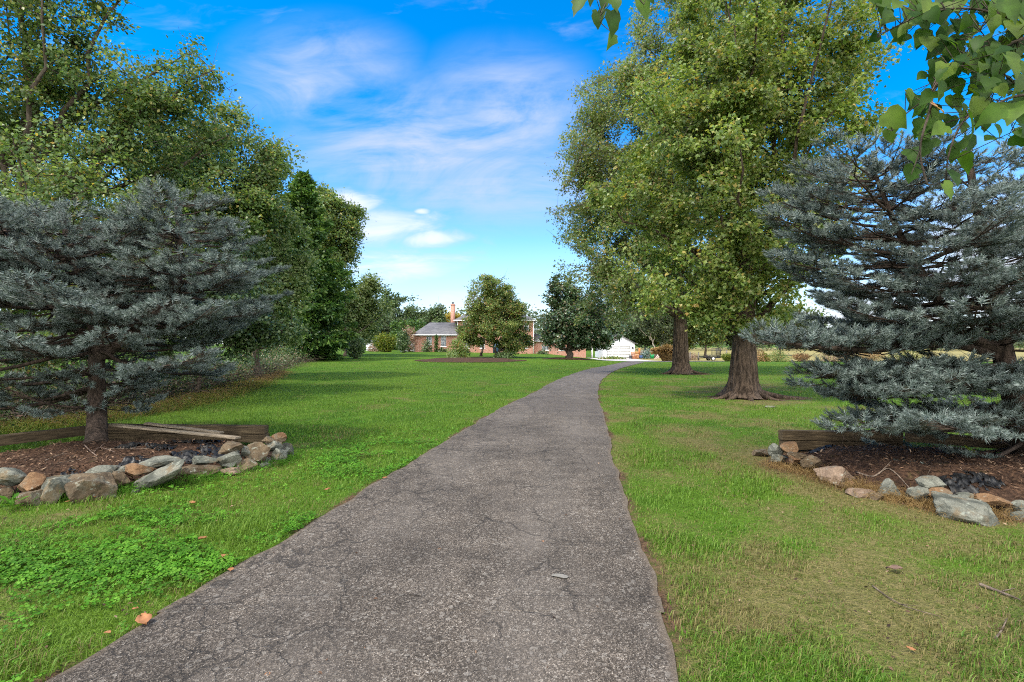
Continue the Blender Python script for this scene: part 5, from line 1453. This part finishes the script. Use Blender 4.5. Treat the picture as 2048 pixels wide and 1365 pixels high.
def window(parent, x0, x1, z0, z1, y, shutters=True, sw=.42, lab=None):
    fr = MB(); t = .07; Y0, Y1 = y-.03, y+.06
    fr.box((x0,Y0,z0),(x0+t,Y1,z1)); fr.box((x1-t,Y0,z0),(x1,Y1,z1)); fr.box((x0+t,Y0,z1-t),(x1-t,Y1,z1)); fr.box((x0+t,Y0,z0),(x1-t,Y1,z0+t))
    zm = (z0+z1)/2; fr.box((x0+t,Y0+.01,zm-.035),(x1-t,Y1-.005,zm+.035))
    k = 3
    for i in range(1, k): xx = x0+(x1-x0)*i/k; fr.box((xx-.014,y+.012,z0+t),(xx+.014,y+.040,zm-.035)); fr.box((xx-.014,y+.012,zm+.035),(xx+.014,y+.040,z1-t))
    for zz in ((z0+zm)/2, (z1+zm)/2): fr.box((x0+t,y+.014,zz-.014),(x1-t,y+.038,zz+.014))
    f = fr.build('window', MAT['white'], parent)
    g = MB(); g.add([(x0+t,y+.05,z0+t),(x1-t,y+.05,z0+t),(x1-t,y+.05,z1-t),(x0+t,y+.05,z1-t)], [(0,1,2,3)]); g.build('pane', MAT['glass'], f)
    s = MB(); s.box((x0-.08,y-.09,z0-.10),(x1+.08,y+.02,z0-.003)); s.build('sill', MAT['white'], f)
    if shutters:
        for a, b in ((x0-sw-.03, x0-.03), (x1+.03, x1+sw+.03)):
            q = MB(); q.box((a,y-.055,z0),(a+.06,y-.008,z1)); q.box((b-.06,y-.055,z0),(b,y-.008,z1)); q.box((a+.06,y-.053,z0),(b-.06,y-.008,z0+.08)); q.box((a+.06,y-.053,z1-.08),(b-.06,y-.008,z1)); q.box((a+.06,y-.053,zm-.05),(b-.06,y-.008,zm+.05))
            nsl = 14
            for i in range(nsl):
                zz = z0+.09+(z1-z0-.2)*i/(nsl-1)
                q.beam((a+.06,y-.030,zz),(b-.06,y-.030,zz), .05, .02, up=(0,-.6,.8))
            q.build('shutter', MAT['shutter'], parent)
zg = .12
house = thing('brick_house', 'red brick house with grey hip roofs, blue shutters and a tall chimney', 'house', (-4, 88, zg))
HX = lambda px, d=84: (px-CX)/F*d
HZf = lambda py, d=84: CAMH+(HZ-py)/F*d
wx0, wx1, wy0, wy1 = HX(829), HX(914.5), 84.0, 92.0
win = [(HX(853.0), HX(864.0), HZf(690), HZf(672.5)), (HX(881.6), HX(892.5), HZf(693.5), HZf(672.5))]
mb = MB(); body(mb, wx0, wx1, wy0, wy1, -.3, HZf(671), win)
D2 = 86.0
mx0, mx1, my0, my1 = HX(914.8, D2), HX(1068, D2), D2, 95.0
def w2(a, b, c, d): return (HX(a, D2), HX(b, D2), HZf(d, D2), HZf(c, D2))
mwin = [w2(929.6, 939, 682.6, 697), w2(925.5, 934, 645, 659), w2(960, 969.5, 682.6, 697), w2(960, 969.5, 645, 659), w2(1016, 1025.5, 682.6, 697), w2(1016, 1025.5, 645, 659), w2(1048, 1057.5, 646, 660), w2(1046, 1055.5, 682.6, 697)]
door = (HX(986, D2), HX(998, D2), .0, HZf(682, D2))
body(mb, mx0, mx1, my0, my1, -.3, HZf(641.5, D2), mwin+[door])
lx0, lx1 = HX(1068.4, 87), HX(1172, 87)
lwin = [(HX(1084, 87), HX(1097, 87), HZf(701, 87), HZf(692, 87)), (HX(1118, 87), HX(1131, 87), HZf(701, 87), HZf(692, 87))]
body(mb, lx0, lx1, 87.0, 93.5, -.7, HZf(683, 87), lwin)
mb.build('wall', MAT['brick'], house)
r = MB(); hip(r, wx0-.45, wx1-.02, wy0-.45, wy1+.4, HZf(670.2), HX(860, 88), wx1-.02, HZf(645.5, 88)); wing_roof = r.build('roof', MAT['shingle'], house)
r = MB(); hip(r, mx0-.6, mx1+.45, my0-.5, my1+.5, HZf(641, D2), mx0+2.6, mx1-3.6, HZf(618, 90)); main_roof = r.build('roof', MAT['shingle'], house)
r = MB(); hip(r, lx0+.02, lx1+.3, 86.6, 93.9, HZf(682.6, 87), lx0+.02, lx1-2.0, HZf(668, 90)); r.build('roof', MAT['shingle'], house)
c = MB(); cx0, cx1 = HX(901.3, 91), HX(908.8, 91); c.box((cx0, 91, 3.0), (cx1, 92.2, HZf(608.5, 91))); c.box((cx0-.06, 90.94, HZf(610.5, 91)), (cx1+.06, 92.26, HZf(609.2, 91)))
ch = c.build('chimney', MAT['brick'], house)
c = MB(); c.tube([(cx0+.33, 91.6, HZf(608.6, 91)), (cx0+.33, 91.6, HZf(605, 91))], .14, 10); c.box((cx0+.12, 91.38, HZf(605, 91)), (cx0+.54, 91.82, HZf(604.4, 91))); c.build('chimney_cap', MAT['grey_bin'], ch)
for h in win: window(house, *h, 84.0+.06)
for k, h in enumerate(mwin): window(house, *h, D2+.06)
for h in lwin: window(house, *h, 87.06, shutters=False)
# shutters stand proud of the wall: windows sit in the reveals, so add fascia, gutters, downspouts and door
f = MB()
for (a, b, y, z) in ((wx0-.45, wx1-.02, wy0-.5, HZf(671.4)), (mx0-.6, mx1+.45, my0-.55, HZf(642.4, D2)), (lx0+.03, lx1+.3, 86.55, HZf(683.8, 87))):
    f.box((a, y-.06, z), (b, y+.045, z+.13))
f.build('gutter', MAT['white'], house)
for xx, y, z1 in ((wx0-.06, 83.85, HZf(672)), (mx0+.02, 85.84, HZf(643, D2)), (mx1-.1, 85.84, HZf(643, D2))):
    q = MB(); q.beam((xx, y, .0), (xx, y, z1), .10, .08, up=(0, 1, 0)); q.build('downspout', MAT['white'], house)
q = MB(); q.box((door[0], D2+.08, door[2]), (door[1], D2+.12, door[3])); dd = q.build('door', MAT['shutter'], house)
q = MB(); q.tube([(door[1]-.1, D2+.02, 1.0), (door[1]-.1, D2+.08, 1.0)], .03, 8); q.build('handle', MAT['dark'], dd)
q = MB(); q.add([(mx0-.55, my0-.45, HZf(641, D2)-.15), (mx0, my0-.45, HZf(641, D2)-.15), (mx0, my1, HZf(641, D2)-.15), (mx0-.55, my1, HZf(641, D2)-.15)], [(0, 3, 2, 1)]); q.build('soffit', MAT['white'], house)

# white railing and steps left of the house
rl = thing('railing', 'white slatted porch railing at the left corner of the house', 'railing', (HX(820), 85.5, zg))
q = MB(); a, b = HX(797), HX(828.3)
z0, z1 = HZf(702), HZf(686)
for zz in (z0, z1): q.beam((a, 85.4, zz), (b, 85.4, zz), .10, .10)
q.build('rail', MAT['white'], rl)
q = MB()
for i in range(22): xx = a+.15+(b-a-.3)*i/21; q.beam((xx, 85.4, z0+.05), (xx, 85.4, z1-.05), .05, .045, up=(0, 1, 0))
q.build('baluster', MAT['white'], rl)
for xx in (a, (a+b)/2, b): q = MB(); q.beam((xx, 85.4, -.05), (xx, 85.4, z1+.15), .13, .13, up=(0, 1, 0)); q.box((xx-.09, 85.31, z1+.15), (xx+.09, 85.49, z1+.2)); q.build('post', MAT['white'], rl)
q = MB(); q.box((a, 85.55, .05), (b, 88, .55)); q.box((a-.05, 85.5, .55), (b, 88, .62)); q.build('deck', MAT['white'], rl)
# small white shed glimpsed beyond the bushes
sh = thing('shed', 'low white shed partly hidden behind the wide yellow-green bush', 'shed', (HX(741, 96), 96, zg))
q = MB(); q.box((HX(732, 96), 96, -.1), (HX(752, 96), 99, HZf(685, 96))); q.build('wall', MAT['siding'], sh)
q = MB(); hip(q, HX(731, 96), HX(753, 96), 95.7, 99.3, HZf(684.6, 96), HX(736, 96), HX(748, 96), HZf(680, 96)); q.build('roof', MAT['shingle'], sh)

# ================================================================== GARAGE
GY = 89.0
gxx = lambda px: (px-CX)/F*GY
gzz = lambda py: CAMH+(HZ-py)/F*GY
gz0 = -.78
ga = thing('garage', 'white sided garage with a closed pale roll-up door at the end of the drive', 'garage', (gxx(1232), GY, gz0))
X0, X1 = gxx(1206), gxx(1269.5); ez = gzz(687.5); az = gzz(671); xm = (X0+X1)/2
dr_ = (gxx(1214), gxx(1261), gz0, gzz(693.6))
mb = MB(); body(mb, X0, X1, GY, GY+8.5, gz0-.3, ez, [(dr_[0], dr_[1], gz0-.3, dr_[3])])
mb.add([(X0,GY,ez),(X1,GY,ez),(xm,GY,az)], [(0,1,2)]); mb.add([(X0,GY+8.5,ez),(X1,GY+8.5,ez),(xm,GY+8.5,az)], [(0,2,1)])
mb.build('wall', MAT['siding'], ga)
q = MB()
for s, e in ((X0-.3, xm), (X1+.3, xm)):
    a = (s, GY-.3, ez-.3*(az-ez)/(xm-X0)); b = (e, GY-.3, az); c = (e, GY+8.8, az); d = (s, GY+8.8, a[2])
    up = np.array([0, 0, .12]); Vv = np.array([a, b, c, d]) + np.array([0,0,.02]); q.add(np.vstack([Vv, Vv+up]), [(0,3,2,1),(4,5,6,7),(0,1,5,4),(1,2,6,5),(2,3,7,6),(3,0,4,7)])
q.build('roof', MAT['shingle'], ga)
q = MB()
for i in range(4):
    h = (dr_[3]-gz0)/4; q.box((dr_[0]+.005, GY+.07, gz0+i*h+.008), (dr_[1]-.005, GY+.11, gz0+(i+1)*h-.008))
    for j in range(4):
        ww = (dr_[1]-dr_[0])/4; q.box((dr_[0]+j*ww+.15, GY+.064, gz0+i*h+.1), (dr_[0]+(j+1)*ww-.15, GY+.0695, gz0+(i+1)*h-.1))
q.box((dr_[0]+.003, GY+.09, gz0), (dr_[1]-.003, GY+.119, dr_[3]-.003))
q.build('garage_door', MAT['garage_door'], ga)
q = MB(); t = .16
q.box((dr_[0]-t, GY-.03, gz0), (dr_[0], GY+.05, dr_[3])); q.box((dr_[1], GY-.03, gz0), (dr_[1]+t, GY+.05, dr_[3])); q.box((dr_[0]-t, GY-.032, dr_[3]), (dr_[1]+t, GY+.05, dr_[3]+t)); q.box((X1-.14, GY-.025, gz0), (X1+.02, GY-.002, ez)); q.box((X0-.02, GY-.025, gz0), (X0+.14, GY-.002, ez))
q.build('trim', MAT['white'], ga)
q = MB(); lx = gxx(1265.3); q.box((lx-.10, GY-.2, gzz(698)), (lx+.10, GY-.03, gzz(695))); q.box((lx-.14, GY-.24, gzz(695)), (lx+.14, GY-.03, gzz(694.5))); q.build('wall_lamp', MAT['dark'], ga)
# white porch post nearer the house
q = MB(); q.beam((gxx(1184), GY, -.7), (gxx(1184), GY, gzz(693)), .25, .25, up=(0, 1, 0)); q.box((gxx(1182)-.05, GY-.2, gzz(693)), (gxx(1186)+.05, GY+.2, gzz(692)))
tag(q.build('porch_post', MAT['white']), 'white square post glimpsed under the magnolia', 'post')

# things standing by the garage
BY = 84.5
bx_ = lambda px: (px-CX)/F*BY
def bz(px): return tz(bx_(px), BY)+.05
def bin_(px, w_, h, m, label, wheels=True, name='wheelie_bin', cat='bin', dy=0):
    x = bx_(px); y = BY+dy; z = tz(x, y)+.05
    root = thing(name, label, cat, (x, y, z)); q = MB(); n = 4
    V = [(x-w_*.38,y-w_*.4,z+.06),(x+w_*.38,y-w_*.4,z+.06),(x+w_*.38,y+w_*.35,z+.06),(x-w_*.38,y+w_*.35,z+.06),(x-w_*.5,y-w_*.5,z+h*.9),(x+w_*.5,y-w_*.5,z+h*.9),(x+w_*.5,y+w_*.5,z+h*.9),(x-w_*.5,y+w_*.5,z+h*.9)]
    q.add(V, [(0,3,2,1),(4,5,6,7),(0,1,5,4),(1,2,6,5),(2,3,7,6),(3,0,4,7)]); q.box((x-w_*.53, y-w_*.53, z+h*.84), (x+w_*.53, y+w_*.53, z+h*.885)); q.build('body', m, root)
    q = MB(); q.add([(x-w_*.55,y-w_*.58,z+h*.902),(x+w_*.55,y-w_*.58,z+h*.902),(x+w_*.55,y+w_*.55,z+h*.902),(x-w_*.55,y+w_*.55,z+h*.902),(x-w_*.5,y-w_*.45,z+h*.96),(x+w_*.5,y-w_*.45,z+h*.96),(x+w_*.5,y+w_*.5,z+h),(x-w_*.5,y+w_*.5,z+h)], [(0,3,2,1),(4,5,6,7),(0,1,5,4),(1,2,6,5),(2,3,7,6),(3,0,4,7)]); q.build('lid', m, root)
    if wheels:
        for s in (-1, 1): q = MB(); q.tube([(x+s*w_*.42, y+w_*.4, z+.1), (x+s*w_*.5, y+w_*.4, z+.1)], .10, 12); q.build('wheel', MAT['tyre'], root)
bin_(1304, .62, .95, MAT['green_bin'], 'bright green wheeled bin left of the pale tree trunks')
bin_(1261.5, .55, .55, MAT['grey_bin'], 'dark grey tub with a lid at the garage corner', False, 'tub', 'tub')
bin_(1281.5, .5, .55, MAT['blue_bin'], 'blue plastic tub among the clutter by the garage', False, 'tub', 'tub')
def crate(px, w_, h, m, label, dy=0, dz=0):
    x = bx_(px); y = BY+dy; z = tz(x, y)+.055+dz; q = MB(); t = .03
    for (a, b) in (((-1,-1),(1,-1)),((1,-1),(1,1)),((1,1),(-1,1)),((-1,1),(-1,-1))):
        p = np.array([x+a[0]*w_/2, y+a[1]*w_/2, z]); s = np.array([x+b[0]*w_/2, y+b[1]*w_/2, z])
        for k in range(3): q.beam(p+(0,0,h*(k+.5)/3), s+(0,0,h*(k+.5)/3), t, h/3*.86)
        q.beam(p, p+np.array([0,0,h*1.02]), .05, .05, up=(0,1,0))
    q.box((x-w_/2+.02, y-w_/2+.02, z), (x+w_/2-.02, y+w_/2-.02, z+.04))
    return tag(q.build('crate', m), label, 'crate')
crate(1268.5, .75, .55, MAT['brown_box'], 'red-brown slatted crate between the grey and blue tubs', -.2)
crate(1274, .5, .75, MAT['terracotta'], 'pale orange upright crate next to the red-brown one', .1)
# orange wooden swing frame / bench
x = bx_(1276); z = bz(1276)
wb = thing('wooden_bench', 'orange-stained wooden bench with a tall post behind the tubs', 'bench', (x, BY+1.4, z))
q = MB(); q.box((x-.75, BY+1.2, z+.55), (x+.65, BY+1.7, z+.62)); q.build('seat', MAT['orange_wood'], wb)
q = MB()
for k in range(9): q.box((x-.73+k*.155, BY+1.72, z+.62), (x-.73+k*.155+.11, BY+1.76, z+1.15))
q.build('backrest', MAT['orange_wood'], wb)
for a in (-.7, .6):
    for b_ in (1.25, 1.65): q = MB(); q.box((x+a-.05, BY+b_-.05, z-.02), (x+a+.05, BY+b_+.04, z+.55)); q.build('leg', MAT['orange_wood'], wb)
q = MB(); q.box((x+.55, BY+1.78, z), (x+.82, BY+1.95, z+1.75)); q.build('post', MAT['orange_wood'], wb)
b = np.array([bx_(1294), BY+.6, bz(1294)]); shrub('potted_shrub', 'blue-green white-flecked bush between the orange bench and green bin', 'bush', b, 2.0, 1.9, 160, MAT['tarnish'], 900, .17)
# grey board fence behind
x0, x1 = bx_(1290), bx_(1345); fz = tz(x0, BY+4)
fe = thing('board_fence', 'weathered grey board fence behind the green bin', 'fence', (x0, BY+4.5, fz))
q = MB(); k = 0; xx = x0
while xx < x1: q.box((xx, BY+4.5, fz), (xx+.16, BY+4.53, fz+1.35+.05*math.sin(k*2.3))); xx += .19; k += 1
q.build('board_panel', MAT['fence'], fe)
for xx in np.linspace(x0, x1, 4): q = MB(); q.box((xx-.06, BY+4.532, fz-.1), (xx+.06, BY+4.65, fz+1.5)); q.build('post', MAT['fence'], fe)
q = MB(); q.box((x0, BY+4.533, fz+.3), (x1, BY+4.57, fz+.4)); q.box((x0, BY+4.533, fz+1.0), (x1, BY+4.57, fz+1.1)); q.build('rail', MAT['fence'], fe)
# leaning bleached poles
for k, (pa, pb, lb) in enumerate([((1312, 716), (1326, 701), 'bleached pole leaning right, left of three'), ((1315, 716), (1325.5, 702), 'bleached pole in the middle of three leaning ones'), ((1309, 715), (1319, 706), 'shorter bleached pole leaning low by the pale trunks')]):
    a = at(*pa, 82); b = at(*pb, 82.6); a[2] = tz(a[0], 82)
    q = MB(); q.beam(a, b, .12, .09); q.beam(b-(b-a)*.12, b, .15, .12); tag(q.build('pole', MAT['pinkwood']), lb, 'pole')

# ================================================================== UTILITY TRAILER
TY = 73.0; tx0, tx1 = (1415-CX)/F*TY, (1441-CX)/F*TY; tzz = tz(tx0, TY)
tr = thing('utility_trailer', 'black open utility trailer with a raised mesh ramp on the far lawn', 'trailer', ((tx0+tx1)/2, TY, tzz))
zb = tzz+.42
q = MB(); q.box((tx0, TY, zb), (tx1, TY+1.6, zb+.08)); q.build('deck', MAT['dark'], tr)
q = MB()
for zz in (zb+.12, zb+.40):
    for y in (TY, TY+1.6): q.beam((tx0, y, zz), (tx1, y, zz), .05, .05)
    q.beam((tx0, TY, zz), (tx0, TY+1.6, zz), .05, .05)
for xx in np.linspace(tx0, tx1, 5):
    for y in (TY, TY+1.6): q.beam((xx, y, zb+.05), (xx, y, zb+.42), .05, .05, up=(0, 1, 0))
q.build('side_rail', MAT['dark'], tr)
q = MB(); ha = tx1-1.0; 
for xx in np.linspace(tx1-1.25, tx1, 8): q.beam((xx, TY+.05, zb+.42), (xx+.02, TY+.05, zb+1.35), .03, .03, up=(0, 1, 0))
for zz in (.45, .75, 1.05, 1.35): q.beam((tx1-1.25, TY+.05, zb+zz), (tx1+.02, TY+.05, zb+zz), .04, .04)
for y in np.linspace(TY, TY+1.6, 9): q.beam((tx1, y, zb), (tx1+.05, y, zb+1.35), .03, .03, up=(1, 0, 0))
for zz in (.02, .7, 1.35): q.beam((tx1+.02, TY, zb+zz), (tx1+.02, TY+1.6, zb+zz), .04, .04)
q.build('ramp', MAT['dark'], tr)
for y in (TY-.16, TY+1.66):
    wx = (tx0+tx1)/2-.15
    q = MB(); th_ = np.linspace(0, 2*math.pi, 21); q.tube(np.stack([wx+.24*np.cos(th_), np.full(21, y+.05), tzz+.33+.24*np.sin(th_)], 1), .09, 8); wh = q.build('wheel', MAT['tyre'], tr)
    q = MB(); q.tube([(wx, y-.02, tzz+.33), (wx, y+.10, tzz+.33)], .19, 14); q.build('rim', MAT['white'], wh)
q = MB(); q.beam((tx0, TY+.8, zb), (tx0-1.1, TY+.8, zb-.05), .08, .08); q.beam((tx0-1.0, TY+.8, zb-.05), (tx0-1.0, TY+.8, tzz), .05, .05, up=(0, 1, 0)); q.build('drawbar', MAT['dark'], tr)
for px, d, h, lb in ((1453, 72, 1.5, 'grey wooden post right of the trailer'), (1397, 74, 1.2, 'short wooden post left of the trailer'), (1380, 74, 1.3, 'wooden post beside the far maple trunk')):
    x = (px-CX)/F*d; z = tz(x, d); q = MB(); q.beam((x, d, z-.1), (x+.02, d, z+h), .13, .13, up=(0, 1, 0)); q.box((x-.08, d-.08, z+h), (x+.10, d+.08, z+h+.03)); tag(q.build('post', MAT['fence']), lb, 'post')
bn = np.array([(1456-CX)/F*73, 73, tz((1456-CX)/F*73, 73)]); q = MB(); q.tube([bn, bn+(0,0,.3), bn+(0,0,.75), bn+(0,0,.8)], [.2, .24, .25, .18], 12); tag(q.build('barrel', MAT['terracotta'], smooth=True), 'small orange barrel right of the grey wooden post', 'barrel')

# ================================================================== OVERHANGING LEAVES
def heart():
    o = [(0,0),(-.10,.17),(-.04,.34),(.12,.44),(.32,.46),(.50,.38),(.68,.30),(.82,.16),(1.04,.0)]
    V = [(x, y, 0) for x, y in o] + [(x, -y, 0) for x, y in o[1:-1]]
    mid = [(.12,0,0),(.32,0,0),(.5,0,0),(.68,0,0),(.82,0,0)]
    V = np.array(V+mid, float)
    V[:, 2] = .18*np.abs(V[:, 1]) - .22*V[:, 0]**2
    def S(i): return i if i == 0 or i == 8 else i+8
    m = [0, 16, 17, 18, 19, 20, 8]
    Fc = []
    for up in (0, 1):
        q = (lambda i: i) if up == 0 else S
        fs = [(0, q(1), q(2)), (0, q(2), q(3)), (0, q(3), 16), (16, q(3), q(4)), (16, q(4), 17), (17, q(4), q(5)), (17, q(5), 18), (18, q(5), q(6)), (18, q(6), 19), (19, q(6), q(7)), (19, q(7), 20), (20, q(7), 8)]
        Fc += [f if up else f[::-1] for f in fs]
    return V, np.array(Fc)
HV, HF = heart()
def leaf_spray(name, label, twigs, lv, seed, scl):
    r = np.random.default_rng(seed)
    root = thing(name, label, 'branch', twigs[0][0][0])
    st = MB(); net = []
    for pts, r0 in twigs:
        P = catmull(np.array(pts), 6); st.tube(P, np.linspace(r0, r0*.35, len(P)), 6); net.append(P)
    net = np.vstack(net)
    P = []; T = []; N = []; S = []; M = []
    for (px, py, sz, d, ang, mi) in lv:
        c = at(px, py, d)
        s = net[int(np.argmin(np.linalg.norm(net-c, axis=1)))]
        dirv = unit(np.array([math.sin(ang), r.normal()*.25, -math.cos(ang)]))
        L = sz/F*d*.90
        b = c - dirv*L*.5
        st.sticks([s], [b], [.0022], [.0013])
        P.append(b); T.append(dirv); S.append(L); M.append(mi)
        N.append(unit(np.array([r.normal()*.45, -1.0+r.normal()*.35, .45+r.normal()*.3])))
    st.build('stem', MAT['bark'], root, smooth=True)
    lf = MB(); P, N, S, M, T = map(np.array, (P, N, S, M, T))
    for q_ in range(4):      # four outlines, each bent, lobed and nibbled its own way
        V_ = HV.copy(); kq = np.arange(16); V_[kq, 1] *= 1 + .16*r.normal(size=16); V_[kq, 0] += .03*r.normal(size=16)
        V_[:, 1] *= r.uniform(.82, 1.05); V_[:, 2] += .12*r.normal()*V_[:, 1] + .1*r.normal()*V_[:, 0]**2
        j_ = np.arange(len(P)) % 4 == q_
        lf.leaves(P[j_], N[j_], S[j_], V_, HF, M[j_], T=T[j_])
    lf.build('foliage', [MAT['near_leaf'], MAT['brown_leaf']], root, smooth=True)
def C6(x, y): return 1120+x/2.207, y/2.207
r_ = np.random.default_rng(4)
LV1 = []
for (x, y, s, a) in [(80,25,105,-.5),(165,95,90,-.1),(228,105,115,.1),(232,180,80,-.15),(250,25,80,.1),(372,35,110,.15),(190,20,70,-.4),(140,-20,90,-.5),(310,-30,90,.3),(400,-20,80,.3)]:
    px, py = C6(x, y); LV1.append((px, py, s/2.207, 2.3+r_.normal()*.06, a+r_.normal()*.15, 0))
leaf_spray('overhanging_twig', 'small sprig of green leaves hanging in at the top edge left of the maples', [([at(1300,-120,2.4), at(1240,-40,2.35), at(1205,20,2.3), at(1200,45,2.3)], .004), ([at(1250,-60,2.36), at(1290,-20,2.3), at(1288,10,2.3)], .003), ([at(1230,-30,2.33), at(1180,-15,2.3), at(1160,0,2.3)], .003)], LV1, 5, 1)
LV2 = []
for (x, y, s) in [(1420,80,80),(1400,140,75),(1495,170,85),(1480,30,80),(1590,120,85),(1600,50,70),(1650,70,75),(1555,15,80),(1660,225,130),(1690,325,105),(1735,215,90),(1790,245,80),(1845,200,95),(1795,95,80),(1820,140,70),(1865,35,95),(1910,45,85),(1900,115,90),(1985,60,120),(2000,145,115),(2020,215,95),(1830,345,110),(1860,430,85),(1700,395,95),(1620,430,100),(1550,480,130),(1490,525,115),(1465,590,70),(1770,560,125),(1900,500,105),(1975,530,150),(2035,460,90),(1985,300,140),(2000,380,110),(1950,250,95),(1660,590,90),(1620,650,95),(1580,560,90),(1545,700,85),(1550,770,85),(1740,670,95),(1795,640,85),(1770,730,105),(1715,800,95),(1700,850,85),(1940,195,85),(1730,140,85),(1540,100,75),(1450,115,80),(1640,520,85),(1600,610,80),(2045,600,80),(1500,5,75),(1700,10,85),(1765,35,80),(1950,-10,95),(2045,20,95),(1380,170,60),(1930,360,80),(1890,270,85),(1760,290,85),(1720,270,80),(1640,310,80),(2080,120,110),(2090,330,110),(2080,500,110),(1620,-30,90),(1850,-30,90)]:
    px, py = C6(x, y); LV2.append((px, py, s/2.207*1.05, 2.15+r_.normal()*.12, -.25+r_.normal()*.45, 0))
for (x, y), m_ in zip(r_.uniform((1400, -40), (2080, 330), (150, 2)), range(150)):
    if y < (x-1330)*.9: px, py = C6(x, y); LV2.append((px, py, r_.uniform(28, 46), 2.25+r_.normal()*.1, r_.normal()*.5, 0))
for (x, y), m_ in zip(r_.uniform((1540, 330), (2070, 620), (56, 2)), range(56)):
    px, py = C6(x, y); LV2.append((px, py, r_.uniform(26, 44), 2.22+r_.normal()*.1, r_.normal()*.5, 0))
px, py = C6(1680, 470); LV2.append((px, py, 80/2.207, 2.1, 1.4, 1))
leaf_spray('overhanging_branch', 'leafy branch of broad green leaves hanging in at the top right corner', [
    ([at(2250,-60,2.3), at(2080,60,2.2), at(1960,110,2.15), at(1880,150,2.15), at(1860,220,2.12), at(1840,300,2.1), at(1855,370,2.1)], .009),
    ([at(2080,60,2.2), at(1960,20,2.15), at(1860,25,2.15), at(1780,60,2.15), at(1755,75,2.15)], .005), ([at(1880,160,2.15), at(1860,190,2.1), at(1810,230,2.1), at(1785,262,2.1)], .004),
    ([at(2250,200,2.3), at(2060,190,2.2), at(1990,210,2.15), at(1930,240,2.12), at(1900,300,2.1), at(1890,370,2.1)], .007), ([at(2060,190,2.2), at(2010,150,2.18), at(1980,90,2.15), at(1960,60,2.12)], .004), ([at(1840,300,2.1), at(1830,330,2.1), at(1822,350,2.1)], .003)], LV2, 6, 1)
